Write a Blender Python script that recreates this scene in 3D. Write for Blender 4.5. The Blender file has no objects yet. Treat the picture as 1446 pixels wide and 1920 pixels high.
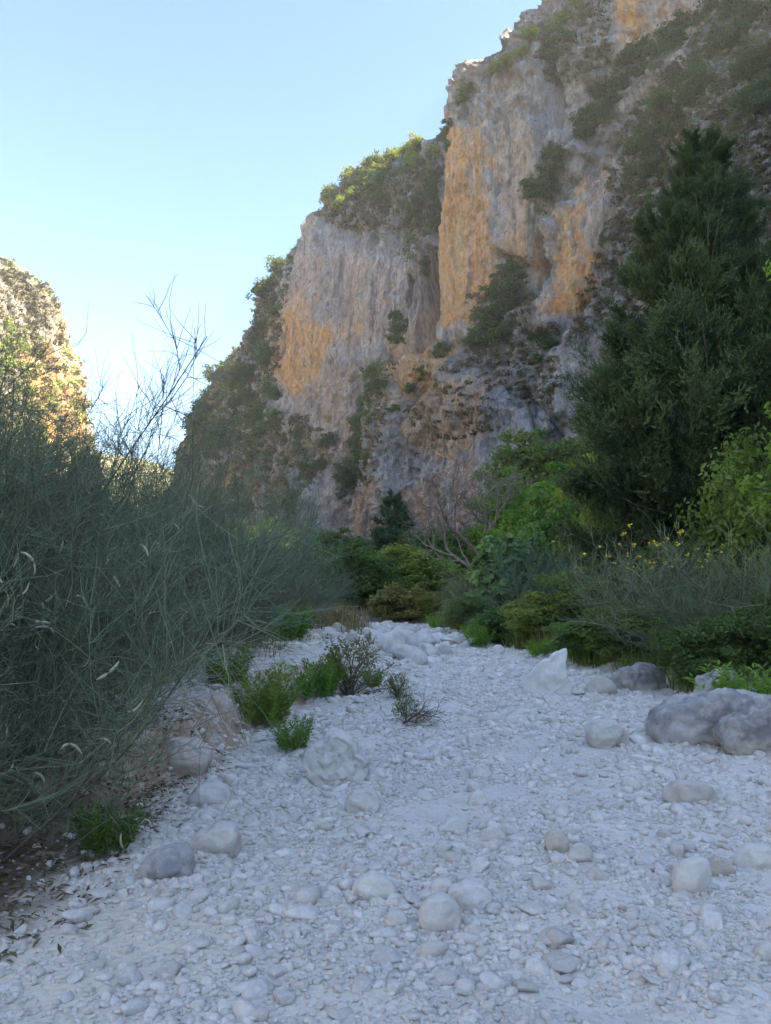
import bpy, math, random
import numpy as np
from mathutils import Vector, Matrix
from mathutils.bvhtree import BVHTree

S = bpy.context.scene
COL = S.collection
R = math.radians
rng = np.random.default_rng(7)
random.seed(7)

# ------------------------------------------------------------------ camera, sky, sun, exposure
PITCH = R(5.5); F = 1450.0; CX, CY = 723.0, 960.0; EYE = 1.6
cam = bpy.data.cameras.new('camera'); cam_o = bpy.data.objects.new('camera', cam); COL.objects.link(cam_o)
cam.sensor_fit = 'VERTICAL'; cam.sensor_height = 24.0; cam.lens = 24.0 * F / 1920.0
cam.clip_start = 0.05; cam.clip_end = 6000
cam_o.location = (0, 0, EYE); cam_o.rotation_euler = (math.pi / 2 + PITCH, 0, 0)
S.camera = cam_o

SUN_EL, SUN_AZ = R(41), R(104)          # azimuth clockwise from +Y
w = bpy.data.worlds.new('World'); S.world = w; w.use_nodes = True
wn = w.node_tree.nodes; wl = w.node_tree.links
bg = wn['Background']
sky = wn.new('ShaderNodeTexSky'); sky.sky_type = 'NISHITA'; sky.sun_disc = False
sky.sun_elevation = SUN_EL; sky.sun_rotation = SUN_AZ
sky.air_density = 1.0; sky.dust_density = 0.3; sky.ozone_density = 2.0; sky.altitude = 50
wl.new(sky.outputs[0], bg.inputs[0]); bg.inputs[1].default_value = 0.084
sl = bpy.data.lights.new('sun', 'SUN'); sl.energy = 5.0; sl.angle = R(0.5); sl.color = (1.0, 0.86, 0.66)
so = bpy.data.objects.new('sun', sl); COL.objects.link(so)
sd = Vector((math.sin(SUN_AZ) * math.cos(SUN_EL), math.cos(SUN_AZ) * math.cos(SUN_EL), math.sin(SUN_EL)))
so.rotation_euler = sd.to_track_quat('Z', 'Y').to_euler(); so.location = (80, 0, 150)
S.view_settings.view_transform = 'Standard'; S.view_settings.look = 'None'
S.view_settings.gamma = 1; S.view_settings.use_curve_mapping = False
S.view_settings.exposure = 2.46
HAZE = 0.0003
S.render.engine = 'CYCLES'
S.cycles.use_denoising = True
S.cycles.max_bounces = 6; S.cycles.diffuse_bounces = 4; S.cycles.transmission_bounces = 3
S.cycles.caustics_reflective = False; S.cycles.caustics_refractive = False

# ------------------------------------------------------------------ projection helpers
CP, SP = math.cos(PITCH), math.sin(PITCH)
def ray(px, py):
    u = (px - CX) / F; v = (CY - py) / F
    return np.array([u, CP - v * SP, SP + v * CP])
def at(px, py, depth):                     # point at world distance y = depth along that sight line
    d = ray(px, py); k = depth / d[1]
    return np.array([d[0] * k, depth, EYE + d[2] * k])
def proj(P):
    x = P[..., 0]; y = P[..., 1]; z = P[..., 2] - EYE
    f = np.maximum(y * CP + z * SP, 1e-3); u = -y * SP + z * CP
    px = CX + F * x / f; py = CY - F * u / f
    bad = (y * CP + z * SP) < 1.0
    return np.where(bad, np.where(x > 0, 9000., -9000.), px), np.where(bad, 0., py)

# ------------------------------------------------------------------ noise
_p = np.random.default_rng(3).permutation(256); _p = np.concatenate([_p, _p, _p])
_g = np.random.default_rng(4).normal(size=(256, 3)); _g /= np.linalg.norm(_g, axis=1)[:, None]
def perlin(x, y, z=0.0):
    x, y, z = np.broadcast_arrays(np.asarray(x, float), np.asarray(y, float), np.asarray(z, float))
    xi = np.floor(x).astype(int); yi = np.floor(y).astype(int); zi = np.floor(z).astype(int)
    xf = x - xi; yf = y - yi; zf = z - zi
    xi &= 255; yi &= 255; zi &= 255
    fu = xf * xf * xf * (xf * (xf * 6 - 15) + 10); fv = yf * yf * yf * (yf * (yf * 6 - 15) + 10); fw = zf * zf * zf * (zf * (zf * 6 - 15) + 10)
    r = 0.0
    for dx in (0, 1):
        wx = fu if dx else 1 - fu
        for dy in (0, 1):
            wy = fv if dy else 1 - fv
            for dz in (0, 1):
                wz = fw if dz else 1 - fw
                h = _p[_p[_p[xi + dx] + yi + dy] + zi + dz]
                g = _g[h]
                r = r + wx * wy * wz * (g[..., 0] * (xf - dx) + g[..., 1] * (yf - dy) + g[..., 2] * (zf - dz))
    return r * 1.5
def fbm(x, y, z=0.0, o=4, gain=0.5):
    a = 1.0; r = 0.0; f = 1.0
    for i in range(o):
        r = r + a * perlin(np.asarray(x) * f + 17.3 * i, np.asarray(y) * f + 5.1 * i, np.asarray(z) * f); a *= gain; f *= 2.03
    return r
def ridged(x, y, z=0.0, o=3):
    a = 1.0; r = 0.0; f = 1.0
    for i in range(o):
        r = r + a * (1 - 2 * np.abs(perlin(np.asarray(x) * f + 9.7 * i, np.asarray(y) * f + 3.3 * i, np.asarray(z) * f))); a *= 0.5; f *= 2.1
    return r / 1.75
def sstep(a, b, x):
    t = np.clip((x - a) / (b - a), 0, 1); return t * t * (3 - 2 * t)
def poly_sd(px, py, poly):                 # signed distance, negative inside
    poly = np.asarray(poly, float); n = len(poly)
    d2 = np.full(px.shape, 1e18); ins = np.zeros(px.shape, bool)
    for i in range(n):
        a = poly[i]; b = poly[(i + 1) % n]; e = b - a
        wx = px - a[0]; wy = py - a[1]
        t = np.clip((wx * e[0] + wy * e[1]) / (e @ e + 1e-12), 0, 1)
        d2 = np.minimum(d2, (wx - e[0] * t) ** 2 + (wy - e[1] * t) ** 2)
        c = (a[1] > py) != (b[1] > py)
        with np.errstate(divide='ignore', invalid='ignore'):
            xi = a[0] + (py - a[1]) * e[0] / (e[1] if e[1] != 0 else 1e-9)
        ins ^= c & (px < xi)
    d = np.sqrt(d2); return np.where(ins, -d, d)

# ------------------------------------------------------------------ mesh helpers
def mesh_np(name, V, Q, attrs=None, smooth=True, mats=(), midx=None):
    V = np.asarray(V, np.float32).reshape(-1, 3); Q = np.asarray(Q, np.int32)
    me = bpy.data.meshes.new(name)
    me.vertices.add(len(V)); me.vertices.foreach_set('co', V.ravel())
    k = Q.shape[1]
    me.loops.add(Q.size); me.loops.foreach_set('vertex_index', Q.ravel())
    me.polygons.add(len(Q)); me.polygons.foreach_set('loop_start', np.arange(0, Q.size, k, dtype=np.int32))
    if midx is not None: me.polygons.foreach_set('material_index', np.asarray(midx, np.int32))
    me.polygons.foreach_set('use_smooth', np.full(len(Q), smooth))
    for an, av in (attrs or {}).items():
        a = me.attributes.new(an, 'FLOAT', 'POINT'); a.data.foreach_set('value', np.asarray(av, np.float32).ravel())
    for m in mats: me.materials.append(m)
    me.update(); me.validate()
    return me
def obj(name, me, parent=None, loc=None, rot=None, scale=None, color=None):
    o = bpy.data.objects.new(name, me); COL.objects.link(o)
    if parent is not None: o.parent = parent
    if loc is not None: o.location = loc
    if rot is not None: o.rotation_euler = rot
    if scale is not None: o.scale = (scale,) * 3 if isinstance(scale, (int, float)) else scale
    if color is not None: o.color = (*color, 1)
    return o
def tag(o, label=None, cat=None, group=None, kind=None):
    if label: o['label'] = label
    if cat: o['category'] = cat
    if group: o['group'] = group
    if kind: o['kind'] = kind
    return o
def grid_faces(nr, nc):
    i = np.arange(nr - 1)[:, None] * nc + np.arange(nc - 1)[None, :]
    return np.stack([i, i + 1, i + nc + 1, i + nc], -1).reshape(-1, 4)
def tubes(P, Rd, sides=3):                 # P (N,K,3), Rd (N,K) -> verts, quads
    P = np.asarray(P, float); N, K, _ = P.shape
    T = np.gradient(P, axis=1); T /= np.linalg.norm(T, axis=2, keepdims=True) + 1e-9
    ref = np.where(np.abs(T[..., 2:3]) > 0.9, np.array([1., 0, 0]), np.array([0, 0, 1.]))
    A = np.cross(T, ref); A /= np.linalg.norm(A, axis=2, keepdims=True) + 1e-9
    B = np.cross(T, A)
    an = np.arange(sides) * 2 * math.pi / sides
    V = P[:, :, None, :] + Rd[:, :, None, None] * (A[:, :, None, :] * np.cos(an)[None, None, :, None] + B[:, :, None, :] * np.sin(an)[None, None, :, None])
    base = (np.arange(N) * K * sides)[:, None, None]
    k = np.arange(K - 1)[None, :, None] * sides; s = np.arange(sides)[None, None, :]; s2 = (s + 1) % sides
    Q = np.stack([base + k + s, base + k + s2, base + k + sides + s2, base + k + sides + s], -1).reshape(-1, 4)
    return V.reshape(-1, 3), Q
def join(parts):
    Vs, Qs, n = [], [], 0
    for V, Q in parts:
        Vs.append(V); Qs.append(Q + n); n += len(V)
    return np.concatenate(Vs), np.concatenate(Qs)
def unit(v): return v / (np.linalg.norm(v, axis=-1, keepdims=True) + 1e-9)

# ------------------------------------------------------------------ materials
class NT:
    def __init__(s, name):
        s.m = bpy.data.materials.new(name); s.m.use_nodes = True; s.t = s.m.node_tree
        s.b = s.t.nodes['Principled BSDF']; s.out = s.t.nodes['Material Output']
    def n(s, ty, **kw):
        x = s.t.nodes.new(ty)
        for k, v in kw.items(): setattr(x, k, v)
        return x
    def l(s, a, b): s.t.links.new(a, b)
    def put(s, sock, v):
        if hasattr(v, 'links') or hasattr(v, 'is_linked'): s.l(v, sock)
        else: sock.default_value = v
    def pos(s, sc=(1, 1, 1), obj=False):
        if obj: src = s.n('ShaderNodeTexCoord').outputs['Object']
        else: src = s.n('ShaderNodeNewGeometry').outputs['Position']
        mp = s.n('ShaderNodeMapping'); s.l(src, mp.inputs[0]); mp.inputs['Scale'].default_value = sc
        return mp.outputs[0]
    def noise(s, vec, scale=1, det=4, rough=0.55, dist=0.0):
        x = s.n('ShaderNodeTexNoise'); s.l(vec, x.inputs['Vector']); x.inputs['Scale'].default_value = scale
        x.inputs['Detail'].default_value = det; x.inputs['Roughness'].default_value = rough; x.inputs['Distortion'].default_value = dist
        return x.outputs[0]
    def ramp(s, v, a, b, c0=0.0, c1=1.0):
        x = s.n('ShaderNodeMapRange'); x.interpolation_type = 'SMOOTHSTEP'; s.l(v, x.inputs[0])
        x.inputs[1].default_value = a; x.inputs[2].default_value = b; x.inputs[3].default_value = c0; x.inputs[4].default_value = c1
        return x.outputs[0]
    def attr(s, name):
        x = s.n('ShaderNodeAttribute'); x.attribute_name = name; return x.outputs['Fac']
    def mix(s, f, a, b, mode='MIX'):
        x = s.n('ShaderNodeMix'); x.data_type = 'RGBA'; x.blend_type = mode
        s.put(x.inputs[0], f)
        for sk, v in ((x.inputs[6], a), (x.inputs[7], b)):
            if isinstance(v, tuple): sk.default_value = (*v, 1) if len(v) == 3 else v
            else: s.l(v, sk)
        return x.outputs[2]
    def math(s, op, a, b=0.0):
        x = s.n('ShaderNodeMath'); x.operation = op; s.put(x.inputs[0], a); s.put(x.inputs[1], b); return x.outputs[0]
    def bump(s, h, strength=0.5, dist=0.1, prev=None):
        x = s.n('ShaderNodeBump'); s.l(h, x.inputs['Height']); x.inputs['Strength'].default_value = strength; x.inputs['Distance'].default_value = dist
        if prev is not None: s.l(prev, x.inputs['Normal'])
        return x.outputs[0]
    def fin(s, col, rough=0.9, normal=None, spec=0.2):
        s.put(s.b.inputs['Base Color'], col if not isinstance(col, tuple) else (*col, 1))
        s.put(s.b.inputs['Roughness'], rough); s.b.inputs['Specular IOR Level'].default_value = spec
        if normal is not None: s.l(normal, s.b.inputs['Normal'])
        return s.m

def cliff_material(name, grey0, grey1, pink, orange):
    t = NT(name)
    P = t.pos(); Pv = t.pos((1, 1, 0.07)); Pw = t.pos((1, 1, 0.35))
    g = t.ramp(t.noise(Pw, 0.22, 6, 0.6, 0.4), 0.34, 0.66)
    col = t.mix(g, grey0, grey1)
    pk = t.ramp(t.noise(t.pos((1, 1, 0.5)), 0.06, 4, 0.6), 0.44, 0.66)
    col = t.mix(t.math('MULTIPLY', pk, 0.55), col, pink)
    st = t.noise(Pv, 0.7, 5, 0.62, 0.25)                       # vertical water streaks
    of = t.math('MULTIPLY', t.attr('orange'), t.ramp(st, 0.30, 0.52, 0.35, 1.0))
    oc = t.mix(t.ramp(t.noise(Pv, 0.33, 3), 0.35, 0.65), orange, (orange[0] * 1.05, orange[1] * 1.28, orange[2] * 1.5))
    col = t.mix(of, col, oc)
    dk = t.math('MULTIPLY', t.ramp(t.noise(Pv, 0.5, 5, 0.6, 0.2), 0.52, 0.66), t.attr('streak'))
    col = t.mix(t.math('MULTIPLY', dk, 0.8), col, (0.17, 0.17, 0.18))
    wt = t.math('MULTIPLY', t.ramp(t.noise(t.pos((1, 1, 0.05)), 1.1, 3, 0.6), 0.63, 0.70), t.attr('streak'))
    col = t.mix(t.math('MULTIPLY', wt, 0.6), col, (0.62, 0.60, 0.58))
    pit = t.ramp(t.noise(t.pos((1, 1, 0.6)), 0.55, 5, 0.7), 0.62, 0.70)   # lichen and pocket stains
    col = t.mix(t.math('MULTIPLY', pit, 0.6), col, (0.14, 0.135, 0.13))
    pit2 = t.ramp(t.noise(t.pos((1, 1, 0.8)), 1.6, 5, 0.75), 0.60, 0.68)
    col = t.mix(t.math('MULTIPLY', pit2, 0.5), col, (0.13, 0.125, 0.12))
    fn = t.ramp(t.noise(t.pos((1, 1, 0.35)), 1.3, 6, 0.75, 0.2), 0.3, 0.7, 0.72, 1.48)
    cm = t.n('ShaderNodeCombineColor'); t.l(fn, cm.inputs[0]); t.l(fn, cm.inputs[1]); t.l(fn, cm.inputs[2])
    col = t.mix(1.0, col, cm.outputs[0], 'MULTIPLY')
    vg = t.math('MULTIPLY', t.attr('scrub'), t.ramp(t.noise(P, 0.5, 5, 0.7), 0.35, 0.6))
    sc = t.mix(t.noise(P, 0.23, 3), (0.13, 0.11, 0.06), (0.085, 0.10, 0.045))
    col = t.mix(vg, col, sc)
    nb = t.bump(t.noise(t.pos((1, 1, 0.45)), 0.9, 8, 0.72, 0.3), 1.0, 1.6)
    nb = t.bump(t.ramp(t.noise(t.pos((1, 1, 0.3)), 1.7, 5, 0.7), 0.4, 0.6), 0.6, 0.5, nb)
    return t.fin(col, 0.93, nb, 0.15)
M = {}
M['cliff'] = cliff_material('limestone_cliff', (0.30, 0.295, 0.30), (0.52, 0.50, 0.495), (0.53, 0.42, 0.37), (0.66, 0.34, 0.14))
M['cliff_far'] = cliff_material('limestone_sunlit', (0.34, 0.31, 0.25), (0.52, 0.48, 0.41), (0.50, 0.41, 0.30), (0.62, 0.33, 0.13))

def ground_material():
    t = NT('river_gravel')
    P = t.pos()
    a = t.noise(P, 0.8, 5, 0.6); b = t.noise(P, 14, 4, 0.65)
    col = t.mix(t.ramp(a, 0.35, 0.65), (0.58, 0.545, 0.48), (0.67, 0.635, 0.575))
    col = t.mix(t.math('MULTIPLY', t.ramp(b, 0.45, 0.7), 0.5), col, (0.40, 0.375, 0.34))
    col = t.mix(t.math('MULTIPLY', t.attr('cream'), 0.85), col, (0.62, 0.56, 0.46))
    so = t.math('MULTIPLY', t.attr('soil'), t.ramp(t.noise(P, 3.0, 5, 0.7), 0.3, 0.55))
    col = t.mix(so, col, t.mix(t.noise(P, 9.0, 4, 0.7), (0.36, 0.24, 0.16), (0.40, 0.32, 0.24)))
    lt = t.math('MULTIPLY', t.attr('litter'), t.ramp(t.noise(P, 5.0, 5, 0.7), 0.30, 0.5))
    col = t.mix(lt, col, (0.11, 0.085, 0.06))
    gr = t.math('MULTIPLY', t.attr('green'), t.ramp(t.noise(P, 0.9, 5, 0.7), 0.25, 0.5))
    col = t.mix(gr, col, (0.07, 0.075, 0.03))
    v = t.n('ShaderNodeTexVoronoi'); t.l(t.pos(), v.inputs['Vector']); v.inputs['Scale'].default_value = 26
    n1 = t.bump(t.math('SUBTRACT', 1.0, v.outputs['Distance']), 0.55, 0.02)
    n2 = t.bump(t.noise(P, 7, 6, 0.7), 0.5, 0.05, n1)
    return t.fin(col, 0.95, n2, 0.1)
M['ground'] = ground_material()

def stone_material(name, c0, c1, c2, rnd=True, patina=0.0):
    t = NT(name)
    O = t.pos(obj=True)
    n = t.noise(O, 2.3, 6, 0.65, 0.3)
    col = t.mix(t.ramp(n, 0.35, 0.65), c0, c1)
    col = t.mix(t.math('MULTIPLY', t.ramp(t.noise(O, 1.1, 4, 0.6), 0.5, 0.68), 0.6), col, c2)
    if patina:
        up = t.n('ShaderNodeSeparateXYZ'); t.l(O, up.inputs[0])
        wz = t.math('ADD', up.outputs[2], t.math('MULTIPLY', t.math('SUBTRACT', t.noise(O, 4.0, 5, 0.7), 0.5), 0.5))
        col = t.mix(t.math('MULTIPLY', t.ramp(wz, -0.10, 0.06), t.math('MULTIPLY', t.ramp(t.noise(O, 3.1, 7, 0.75), 0.36, 0.6), patina)), col, (0.20, 0.205, 0.22))
    if rnd:
        oi = t.n('ShaderNodeObjectInfo')
        col = t.mix(1.0, col, t.mix(oi.outputs['Random'], (0.80, 0.78, 0.75), (1.06, 1.06, 1.07)), 'MULTIPLY')
    nb = t.bump(t.noise(O, 6, 7, 0.7), 0.45, 0.06)
    return t.fin(col, 0.92, nb, 0.15)
M['stone'] = stone_material('pale_limestone', (0.57, 0.545, 0.505), (0.70, 0.68, 0.645), (0.58, 0.52, 0.44))
M['stone_grey'] = stone_material('weathered_limestone', (0.44, 0.42, 0.40), (0.58, 0.56, 0.53), (0.50, 0.42, 0.33), patina=0.85)
M['stone_cream'] = stone_material('cream_limestone', (0.50, 0.46, 0.39), (0.60, 0.56, 0.49), (0.44, 0.35, 0.25))
M['pebble'] = stone_material('pebble_limestone', (0.65, 0.615, 0.56), (0.77, 0.74, 0.685), (0.64, 0.575, 0.49))

def leaf_material(name, c0, c1, trans=0.42, rough=0.55):
    t = NT(name)
    f = t.attr('var'); oi = t.n('ShaderNodeObjectInfo')
    col = t.mix(t.ramp(f, 0.0, 1.0), c0, c1)
    col = t.mix(1.0, col, oi.outputs['Color'], 'MULTIPLY')
    t.fin(col, rough, None, 0.3)
    tr = t.n('ShaderNodeBsdfTranslucent'); t.l(t.mix(1.0, col, (1.25, 1.3, 0.7), 'MULTIPLY'), tr.inputs[0])
    mx = t.n('ShaderNodeMixShader'); mx.inputs[0].default_value = trans
    t.l(t.b.outputs[0], mx.inputs[1]); t.l(tr.outputs[0], mx.inputs[2]); t.l(mx.outputs[0], t.out.inputs[0])
    return t.m
M['leaf'] = leaf_material('broad_leaf', (0.085, 0.135, 0.042), (0.18, 0.235, 0.08))
M['needle'] = leaf_material('cypress_spray', (0.055, 0.095, 0.04), (0.13, 0.18, 0.075), 0.2)
M['broom'] = leaf_material('broom_stem', (0.14, 0.18, 0.11), (0.29, 0.325, 0.20), 0.15)
M['scrub'] = leaf_material('dry_scrub', (0.13, 0.10, 0.055), (0.22, 0.19, 0.10), 0.2, 0.8)
M['pod'] = leaf_material('seed_pod', (0.46, 0.46, 0.32), (0.58, 0.56, 0.42), 0.2)
def simple(name, c0, c1, sc=8, rough=0.9):
    t = NT(name); O = t.pos((1, 1, 0.3), obj=True)
    nz = t.noise(O, sc, 5, 0.65)
    return t.fin(t.mix(t.ramp(nz, 0.3, 0.7), c0, c1), rough, t.bump(nz, 0.5, 0.03), 0.15)
M['bark'] = simple('grey_brown_bark', (0.09, 0.07, 0.055), (0.20, 0.17, 0.14))
M['deadwood'] = simple('bleached_dead_wood', (0.17, 0.135, 0.115), (0.33, 0.28, 0.25))
M['twig'] = simple('dry_twig', (0.11, 0.085, 0.065), (0.21, 0.175, 0.14))
M['flower'] = simple('yellow_flower', (0.72, 0.52, 0.03), (0.80, 0.62, 0.06))
t = NT('far_slope'); g_ = t.noise(t.pos(), 0.03, 6, 0.65)
M['hill'] = t.fin(t.mix(t.ramp(g_, 0.35, 0.65), (0.30, 0.28, 0.16), (0.19, 0.21, 0.09)), 0.95)

# ------------------------------------------------------------------ ground
def gpt(px, py, z=0.0):
    d = ray(px, py); k = (z - EYE) / d[2]; return np.array([d[0] * k, d[1] * k])
BED = [gpt(*p) for p in [(-150, 1600), (60, 1590), (215, 1545), (275, 1480), (395, 1440), (455, 1375), (545, 1325), (640, 1290), (705, 1262), (712, 1222), (655, 1192), (600, 1180),
                         (700, 1172), (800, 1180), (870, 1198), (940, 1217), (1070, 1250), (1180, 1288), (1310, 1318), (1460, 1330)]]
BED = np.array(BED + [np.array([9., 7.]), np.array([9., -12.]), np.array([-5., -12.]), np.array([-3.4, 2.0])])
def ground_z(x, y):
    x = np.asarray(x, float); y = np.asarray(y, float)
    d = poly_sd(x, y, BED)
    d = d + 0.16 * fbm(x * 1.3, y * 1.3, 0.3, 3) * sstep(-0.5, 0.3, d)
    r = np.hypot(x, y)
    left = sstep(1.0, -1.0, x - 0.02 * y)
    scarp = (0.42 * left + 0.16 * (1 - left)) * sstep(0.0, 0.35 + 0.5 * (1 - left), d)
    z = scarp + 0.035 * np.clip(d, 0, 20) + 0.075 * np.clip(d - 14, 0, 400) * sstep(14, 40, d)
    z = np.minimum(z, 26 + 0.02 * z)
    z = z + 0.10 * fbm(x * 0.35, y * 0.35, 1.7, 3) * sstep(1, 12, r) + 0.035 * fbm(x * 1.6, y * 1.6, 2.7, 3)
    z = z + 0.012 * np.clip(y - 8, 0, 60) * 0.6
    z = z + 1.2 * fbm(x * 0.04, y * 0.04, 4.1, 3) * sstep(8, 40, d)
    return z, d
def axis(lo, hi, fine0, fine1, step, grow):
    a = list(np.arange(fine0, fine1, step)); s = step; v = fine0; L = []
    while v > lo: s *= grow; v -= s; L.append(v)
    s = step; v = a[-1]; H = []
    while v < hi: s *= grow; v += s; H.append(v)
    return np.array(L[::-1] + a + H)
gx = axis(-560, 560, -5.5, 8.5, 0.06, 1.08); gy = axis(-420, 860, 1.6, 13, 0.06, 1.06)
GX, GY = np.meshgrid(gx, gy)
gz, gd = ground_z(GX, GY)
gpx, gpy = proj(np.stack([GX, GY, gz], -1))
nz = fbm(GX * 0.9, GY * 0.9, 8.0, 3)
leftb = sstep(1.0, -1.0, GX - 0.02 * GY)
cream = sstep(0.1, -0.9, GX + 0.12 * (GY - 3) + nz * 0.8) * sstep(8.5, 6.0, GY)
soil = sstep(-0.45, 0.0, gd + 0.3 * nz) * sstep(0.75, 0.25, gd + 0.35 * nz) * leftb * sstep(3.8, 5.0, GY) * sstep(16, 11, GY)
litter = sstep(0.1, -0.55, (GX + 1.60 - 0.02 * (GY - 3)) + 0.35 * nz) * sstep(6.5, 4.5, GY)
green = sstep(0.5, 2.6, gd + 0.5 * nz)
gme = mesh_np('ground', np.stack([GX, GY, gz], -1), grid_faces(len(gy), len(gx)), dict(cream=cream, soil=soil, litter=litter, green=green), True, [M['ground']])
tag(obj('ground', gme), kind='structure')
print('ground', len(gx), len(gy))

# ------------------------------------------------------------------ cliffs
def catmull(P, n):
    P = np.asarray(P, float); Q = np.vstack([2 * P[0] - P[1], P, 2 * P[-1] - P[-2]])
    ts = np.linspace(0, len(P) - 1 - 1e-6, n); i = ts.astype(int); f = (ts - i)[:, None]
    a, b, c, d = Q[i], Q[i + 1], Q[i + 2], Q[i + 3]
    return 0.5 * (2 * b + (c - a) * f + (2 * a - 5 * b + 4 * c - d) * f ** 2 + (3 * b - 3 * c + d - a) * f ** 3)
def pxd(px, depth): return ((px - CX) / F * depth / CP * 0.998, depth)
def plan_columns(P, cols_in, cols_out, lo=-60, hi=1520):
    C = catmull(P, 6000); seg = np.hypot(*np.diff(C, axis=0).T); s = np.concatenate([[0], np.cumsum(seg)])
    px, _ = proj(np.column_stack([C, np.full(len(C), EYE)]))
    vis = (px > lo) & (px < hi) & (C[:, 1] > 20)
    rate = np.zeros(len(C)); dpx = np.abs(np.gradient(px)); ds = np.gradient(s)
    dv = np.where(vis, np.minimum(dpx, 30) + ds * 0.6, 0)
    rate += dv / max(dv.sum(), 1e-9) * cols_in
    dn = np.where(~vis, ds, 0)
    if dn.sum() > 0: rate += dn / dn.sum() * cols_out
    c = np.cumsum(rate); t = np.linspace(c[0], c[-1], int(c[-1]))
    k = np.interp(t, c, np.arange(len(C)))
    X = np.interp(k, np.arange(len(C)), C[:, 0]); Y = np.interp(k, np.arange(len(C)), C[:, 1]); s2 = np.interp(k, np.arange(len(C)), s)
    return X, Y, s2
BVH = {}
def cliff(name, plan, skyl, lean, cols, rows, mat, orange=(), streak=(), scrub=(), smooth=(), gully=(), amp=1.0, zb=-3, cap=125, caprows=26, back=75, seed=0, lo=-60, hi=1520, jag=5, topround=0.10):
    X, Y, s = plan_columns(plan, cols[0], cols[1], lo, hi)
    tx = np.gradient(X); ty = np.gradient(Y); k = max(3, len(X) // 40); ker = np.ones(k) / k
    pad = lambda a: np.convolve(np.pad(a, (k // 2, k - 1 - k // 2), mode='edge'), ker, 'valid')
    T = unit(np.stack([pad(tx), pad(ty)], -1)); NX, NY = -T[:, 1], T[:, 0]          # into the rock
    pxb, _ = proj(np.column_stack([X, Y, np.full(len(X), EYE)]))
    if name in ('cliff_right', 'cliff_lower_buttress'):       # the returning side of a corner leans the same way as its front
        c0 = int(np.argmin(pxb[:len(pxb) // 2])) + 12; ref = unit(np.array([0.62, 0.78])); wgt = sstep(c0 + 25, c0, np.arange(len(X)))
        NX = NX * (1 - wgt) + ref[0] * wgt; NY = NY * (1 - wgt) + ref[1] * wgt
    L = np.interp(pxb, [p[0] for p in lean], [p[1] for p in lean])
    sk = np.array(skyl, float)
    zz = np.arange(0, 200, 0.5)[:, None]
    Lc = L + topround
    Pz = np.stack([X + NX * Lc * zz, Y + NY * Lc * zz, np.broadcast_to(zz, (len(zz), len(X)))], -1)
    ppx, ppy = proj(Pz)
    tgt = np.interp(ppx, sk[:, 0], sk[:, 1]) + jag * fbm(ppx / 22.0, seed + 0.5, 0.2, 4, 0.6)
    above = (ppy < tgt) & (ppx > -8000) & (ppx < 8900)
    H = np.where(above.any(0), zz[np.argmax(above, 0), 0], cap); H = np.clip(H, 0.5, cap)
    if name == 'cliff_right':
        H = np.where((pxb > 1540) | (Y < 45), np.maximum(H, 105), H)
        kk = 25; H2 = np.convolve(np.pad(H, 12, mode='edge'), np.ones(kk) / kk, 'valid'); H = np.where(pxb > 1400, H2, H)
    v = np.linspace(0, 1, rows)[:, None]
    Z = zb + (H - zb) * v
    rnd = topround * H * np.clip((v - (1 - topround)) / topround, 0, 1) ** 2
    off = L * np.maximum(Z, 0) + rnd
    b = (np.linspace(0, 1, caprows + 1)[1:] ** 1.7)[:, None] * back
    Zc = H + b * 0.28 - 0.0032 * b ** 2; offc = L * H + topround * H + b
    Z = np.vstack([Z, np.broadcast_to(Zc, (caprows, len(X)))]); off = np.vstack([off, np.broadcast_to(offc, (caprows, len(X)))])
    P0 = np.stack([X + NX * off, Y + NY * off, Z], -1)
    px, py = proj(P0)
    def masks(lst, soft, nzamp, sc):
        m = np.zeros(px.shape); nzz = nzamp * fbm(px / sc, py / (sc * 2.2), seed + 3.3, 4, 0.6)
        for wgt, poly in lst:
            m = np.maximum(m, wgt * sstep(soft, -soft, poly_sd(px, py, poly) + nzz))
        return m
    mo = masks(orange, 14, 22, 18); ms = masks(streak, 22, 25, 30); mv = masks(scrub, 22, 40, 30); mf = masks(smooth, 18, 14, 20)
    S_ = np.broadcast_to(s, px.shape); rough = 1 - 0.68 * mf
    wob = 4.0 * fbm(S_ / 40, Z / 30, seed + 6.1, 3)
    D = 5.0 * fbm((S_ + wob) / 34, Z / 80, seed + 1.1, 4) + 2.6 * (ridged((S_ + wob) / 13, Z / 48, seed + 2.2, 3) - 0.4) * rough
    cr = fbm(S_ / 4.5, Z / 7.0, seed + 4.4, 4, 0.55); D = D + 2.2 * cr * rough
    pl = fbm(S_ / 11, Z / 9, seed + 7.7, 3); D = D + 2.0 * np.round(pl * 5 + 0.25 * cr) / 5 * rough
    pk_ = fbm(S_ / 3.2, Z / 4.2, seed + 10.4, 3); D = D - 2.6 * np.clip(pk_ - 0.28, 0, 0.5) * rough
    D = D + 1.15 * (ridged(S_ / 2.6, Z / 3.6, seed + 5.5, 3) - 0.3) * rough + 0.7 * fbm(S_ / 1.1, Z / 1.4, seed + 9.1, 3, 0.6) * (0.35 + 0.65 * rough)
    D = D + 0.55 * ridged(S_ / 1.4, Z / 24, seed + 8.8, 3) * mf
    fade = np.ones(px.shape); fade[rows:] = np.linspace(1, 0.15, caprows)[:, None]
    D = (D - np.median(D)) * amp * fade
    for dep, wd, line in gully:
        q = np.asarray(line, float); dd = np.full(px.shape, 1e9)
        for a, c in zip(q[:-1], q[1:]):
            e = c - a; tt = np.clip(((px - a[0]) * e[0] + (py - a[1]) * e[1]) / (e @ e), 0, 1)
            dd = np.minimum(dd, np.hypot(px - a[0] - e[0] * tt, py - a[1] - e[1] * tt))
        D = D - dep * np.exp(-(dd / wd) ** 2)
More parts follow.
